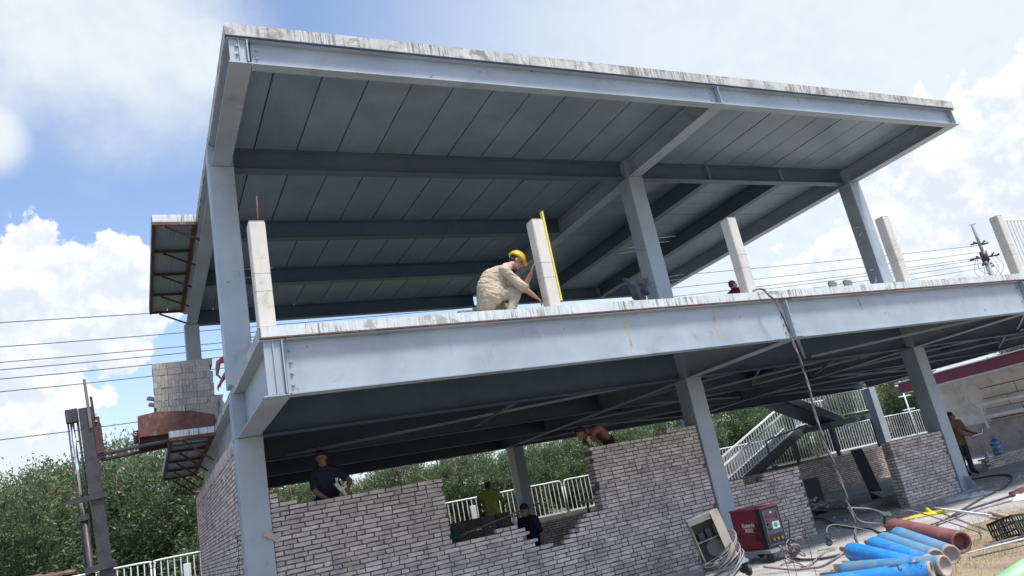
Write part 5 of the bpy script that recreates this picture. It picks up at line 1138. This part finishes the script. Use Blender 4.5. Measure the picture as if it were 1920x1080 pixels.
# water jug on a low brick pile
jb = empty('low_brick_pile', (20.6, 2.9, 0), 'low pile of dark bricks under the blue water jug', 'bricks'); rr = random.Random(3)
for lay in range(5):
    for k in range(9):
        for q in range(2): share('brick', rr.choice(LONG), jb, (-.6 + k * .252 + .12 * (lay % 2), -.15 + q * .13, lay * .06), (0, 0, rr.uniform(-.04, .04)))
jm = mat('blue_water_jug', (.20, .36, .62), .15, var=.05, trans=.5)
bm = bmesh.new(); lathe(bm, [(0, .12), (.015, .135), (.10, .137), (.11, .130), (.13, .130), (.14, .137), (.22, .137), (.23, .130), (.25, .130), (.26, .137), (.33, .134), (.38, .105), (.41, .05), (.43, .03), (.47, .03), (.472, .034), (.50, .034)], 24); o = finish('water_jug', bm, jm, None, (20.75, 2.85, .30), smooth=True); o.scale = (1.15, 1.15, 1.1); tag(o, 'light blue plastic water jug standing on the low brick pile', 'water jug')
o = box('pale_brick_upright', (20.0, 2.72, .24), (20.06, 2.83, .48), brickm); tag(o, 'pale brick standing upright at the end of the low pile', 'brick')
# cloth on the starter bars of the middle upper column
bm = bmesh.new(); bmesh.ops.create_grid(bm, x_segments=26, y_segments=30, size=.5)
for v in bm.verts:
    x, y = v.co.x, v.co.y; dr = (.5 - y); v.co = Vector((x * (.62 - .30 * dr) + .03 * math.sin(y * 9) - .02 * dr, .06 * math.sin(x * 13 + y * 6 + 2 * noise.noise(Vector((x * 3, y * 3, 8)))) * (.4 + dr) + .04 * noise.noise(Vector((x * 6, y * 6, 0))), y * .46 - .10 * math.cos(x * 5 + 1) * dr + .05 * noise.noise(Vector((x * 7, 0, y)))))
o = finish('grey_cloth', bm, mat('dark_grey_cloth', (.11, .12, .14), .9, var=.3, scale=8, dirt=(.13, .05, .08), dirtamt=.5), None, (7.42, .14, 5.16), smooth=True); tag(o, 'dark grey jacket hung on the bars left of the middle upper column', 'jacket'); md = o.modifiers.new('t', 'SOLIDIFY'); md.thickness = .01
# spirit level held against the post
Sp = empty('spirit_level', (3.902, -2.58, ZS1T + .10), 'yellow spirit level standing upright against the white post of the crouching worker', 'spirit level'); ylm = mat('yellow_level_paint', (.78, .66, .06), .4)
bm = bmesh.new(); abox(bm, (-.012, -.09, 0), (.012, -.03, .40)); abox(bm, (-.012, -.09, .52), (.012, -.03, 1.36)); abox(bm, (-.012, -.09, .401), (.012, -.078, .519)); abox(bm, (-.012, -.042, .401), (.012, -.03, .519)); finish('body', bm, ylm, Sp)
box('end_cap', (-.024, -.092, -.012), (.024, -.028, -.001), black, Sp); box('end_cap', (-.024, -.092, 1.361), (.024, -.028, 1.372), black, Sp); box('vial', (-.012, -.086, .80), (.012, -.034, .86), mat('vial_green', (.25, .45, .2), .2), Sp)
box('black_edge', (.0125, -.092, 0), (.020, -.028, 1.36), black, Sp)
# tied bags on the deck
for x, lab in ((12.35, 'left of two pale tied bags on the deck edge'), (12.85, 'right of two pale tied bags on the deck edge')):
    bm = bmesh.new(); hull(bm, [((0, 0, .10), .13), ((.02, 0, .52), .12)]); ball(bm, Vector((0, 0, .66)), (.11, .10, .11)); hull(bm, [((0, 0, .62), .05), ((.09, 0, .80), .06), ((-.06, 0, .82), .05)])
    o = remesh_obj('pale_bag', bm, .02, mat('pale_sack', (.50, .48, .43), .9, bump=.4), None, 2, wrinkle=.02, seed=x); o.location = (x, -.2, ZS1T); tag(o, lab, 'bag')
# ================================================================== dry grass and weeds
gm_ = mat('dry_grass', (.40, .30, .16), .8, var=.3, scale=2, rand=.2, coords='World'); gg_ = mat('green_grass', (.10, .15, .05), .8, var=.3, scale=2, coords='World')
gv, gf, gmi = [], [], []; rr = random.Random(12)
for k in range(15000):
    x = rr.uniform(5.4, 14.5); y = rr.uniform(-7.6, -3.1); bd_ = -3.3 - .5 * noise.noise(Vector((x * .7, 0, 0))) - max(0, (7.6 - x)) * .9
    if y > bd_ or (x > 8.6 and y > -3.2 - .3): continue
    if noise.noise(Vector((x * 1.1, y * 1.1, 3))) < -.25: continue
    h = rr.uniform(.03, .13) * (1.5 if x > 9.2 else 1); a = rr.uniform(0, 6.28); w = .004; lean = rr.uniform(.2, .9) * h; b0 = len(gv)
    gv += [Vector((x - w, y, 0)), Vector((x + w, y, 0)), Vector((x + math.cos(a) * lean, y + math.sin(a) * lean, h))]; gf.append((b0, b0 + 1, b0 + 2)); gmi.append(1 if rr.random() < .18 else 0)
me = bpy.data.meshes.new('dry_grass'); me.from_pydata(gv, [], gf); me.materials.append(gm_); me.materials.append(gg_); me.polygons.foreach_set('material_index', gmi)
o = bpy.data.objects.new('dry_grass', me); link(o); tag(o, 'dry tan grass around the crate and cylinders', 'grass', kind='stuff')
drys = sheet('dry_soil_patch', [(5.2, -4.2), (6.8, -4.35), (8.0, -3.95), (9.6, -3.5), (12.5, -3.55), (30, -5.5), (30, -12), (4.5, -12)], .005, mat('dry_soil', (.27, .21, .14), .95, var=.3, scale=3, dirt=(.16, .14, .08), dirtamt=.5, bump=.5, bscale=20, coords='World')); drys['kind'] = 'structure'
def weed(label, base, h, seed, m=woodm, n=5):
    rr = random.Random(seed); r = empty('dry_weed', base, label, 'weed')
    tubeobj('stem', spline([(0, 0, 0), (.01, 0, h * .5), (.03, .01, h)], 5), .004, m, r, 5)
    bm = bmesh.new()
    for k in range(n):
        z = h * rr.uniform(.35, .95); a = rr.uniform(0, 6.28); tube(bm, [(.01, 0, z), (.06 * math.cos(a), .06 * math.sin(a), z + .07), (.12 * math.cos(a), .12 * math.sin(a), z + .10)], .0022, 4)
    finish('twigs', bm, m, r)
    bm = bmesh.new()
    for k in range(n * 4): ball(bm, Vector((rr.gauss(0, .03) + .02, rr.gauss(0, .03), h * rr.uniform(.7, 1.02))), (.006, .006, .012), None, 1)
    finish('seed_heads', bm, m, r)
weed('tall dry weed before the left part of the front wall', (.78, -1.6, 0), 1.72, 1, mat('straw', (.45, .36, .24), .8), 7)
weed('thin bare weed left of the blue cylinders', (6.22, -3.55, 0), .62, 2, darkrust); weed('second thin bare weed, closest to the feeder box', (6.0, -3.3, 0), .48, 3, darkrust); weed('thin bare weed near the bottom edge of the picture', (5.75, -3.7, 0), .45, 4, darkrust)
weed('brown dry weed before the side brick wall', (-.7, 1.4, 0), 2.3, 5, mat('brown_straw', (.28, .19, .13), .8), 9); weed('curved bare weed beside the left column', (-.35, -.5, 0), 2.0, 6, darkrust, 9)
# small stones and mortar crumbs on the pavement
rr = random.Random(8); pv, pf = [], []
for k in range(2400):
    x = rr.uniform(6, 18); y = rr.uniform(-3.2, 3) if rr.random() < .5 else rr.uniform(-.5, -.05); s = rr.uniform(.006, .022) * (1 if rr.random() < .93 else 2.2); b0 = len(pv)
    pv += [Vector((x + s * math.cos(a + k), y + s * math.sin(a + k), .0)) for a in (0, 2.1, 4.2)] + [Vector((x, y, s * .9))]; pf += [(b0, b0 + 1, b0 + 3), (b0 + 1, b0 + 2, b0 + 3), (b0 + 2, b0, b0 + 3)]
me = bpy.data.meshes.new('stone_crumbs'); me.from_pydata(pv, [], pf); me.materials.append(conc); o = bpy.data.objects.new('stone_crumbs', me); link(o); tag(o, 'small stones and mortar crumbs on the pavement', 'stones', kind='stuff')
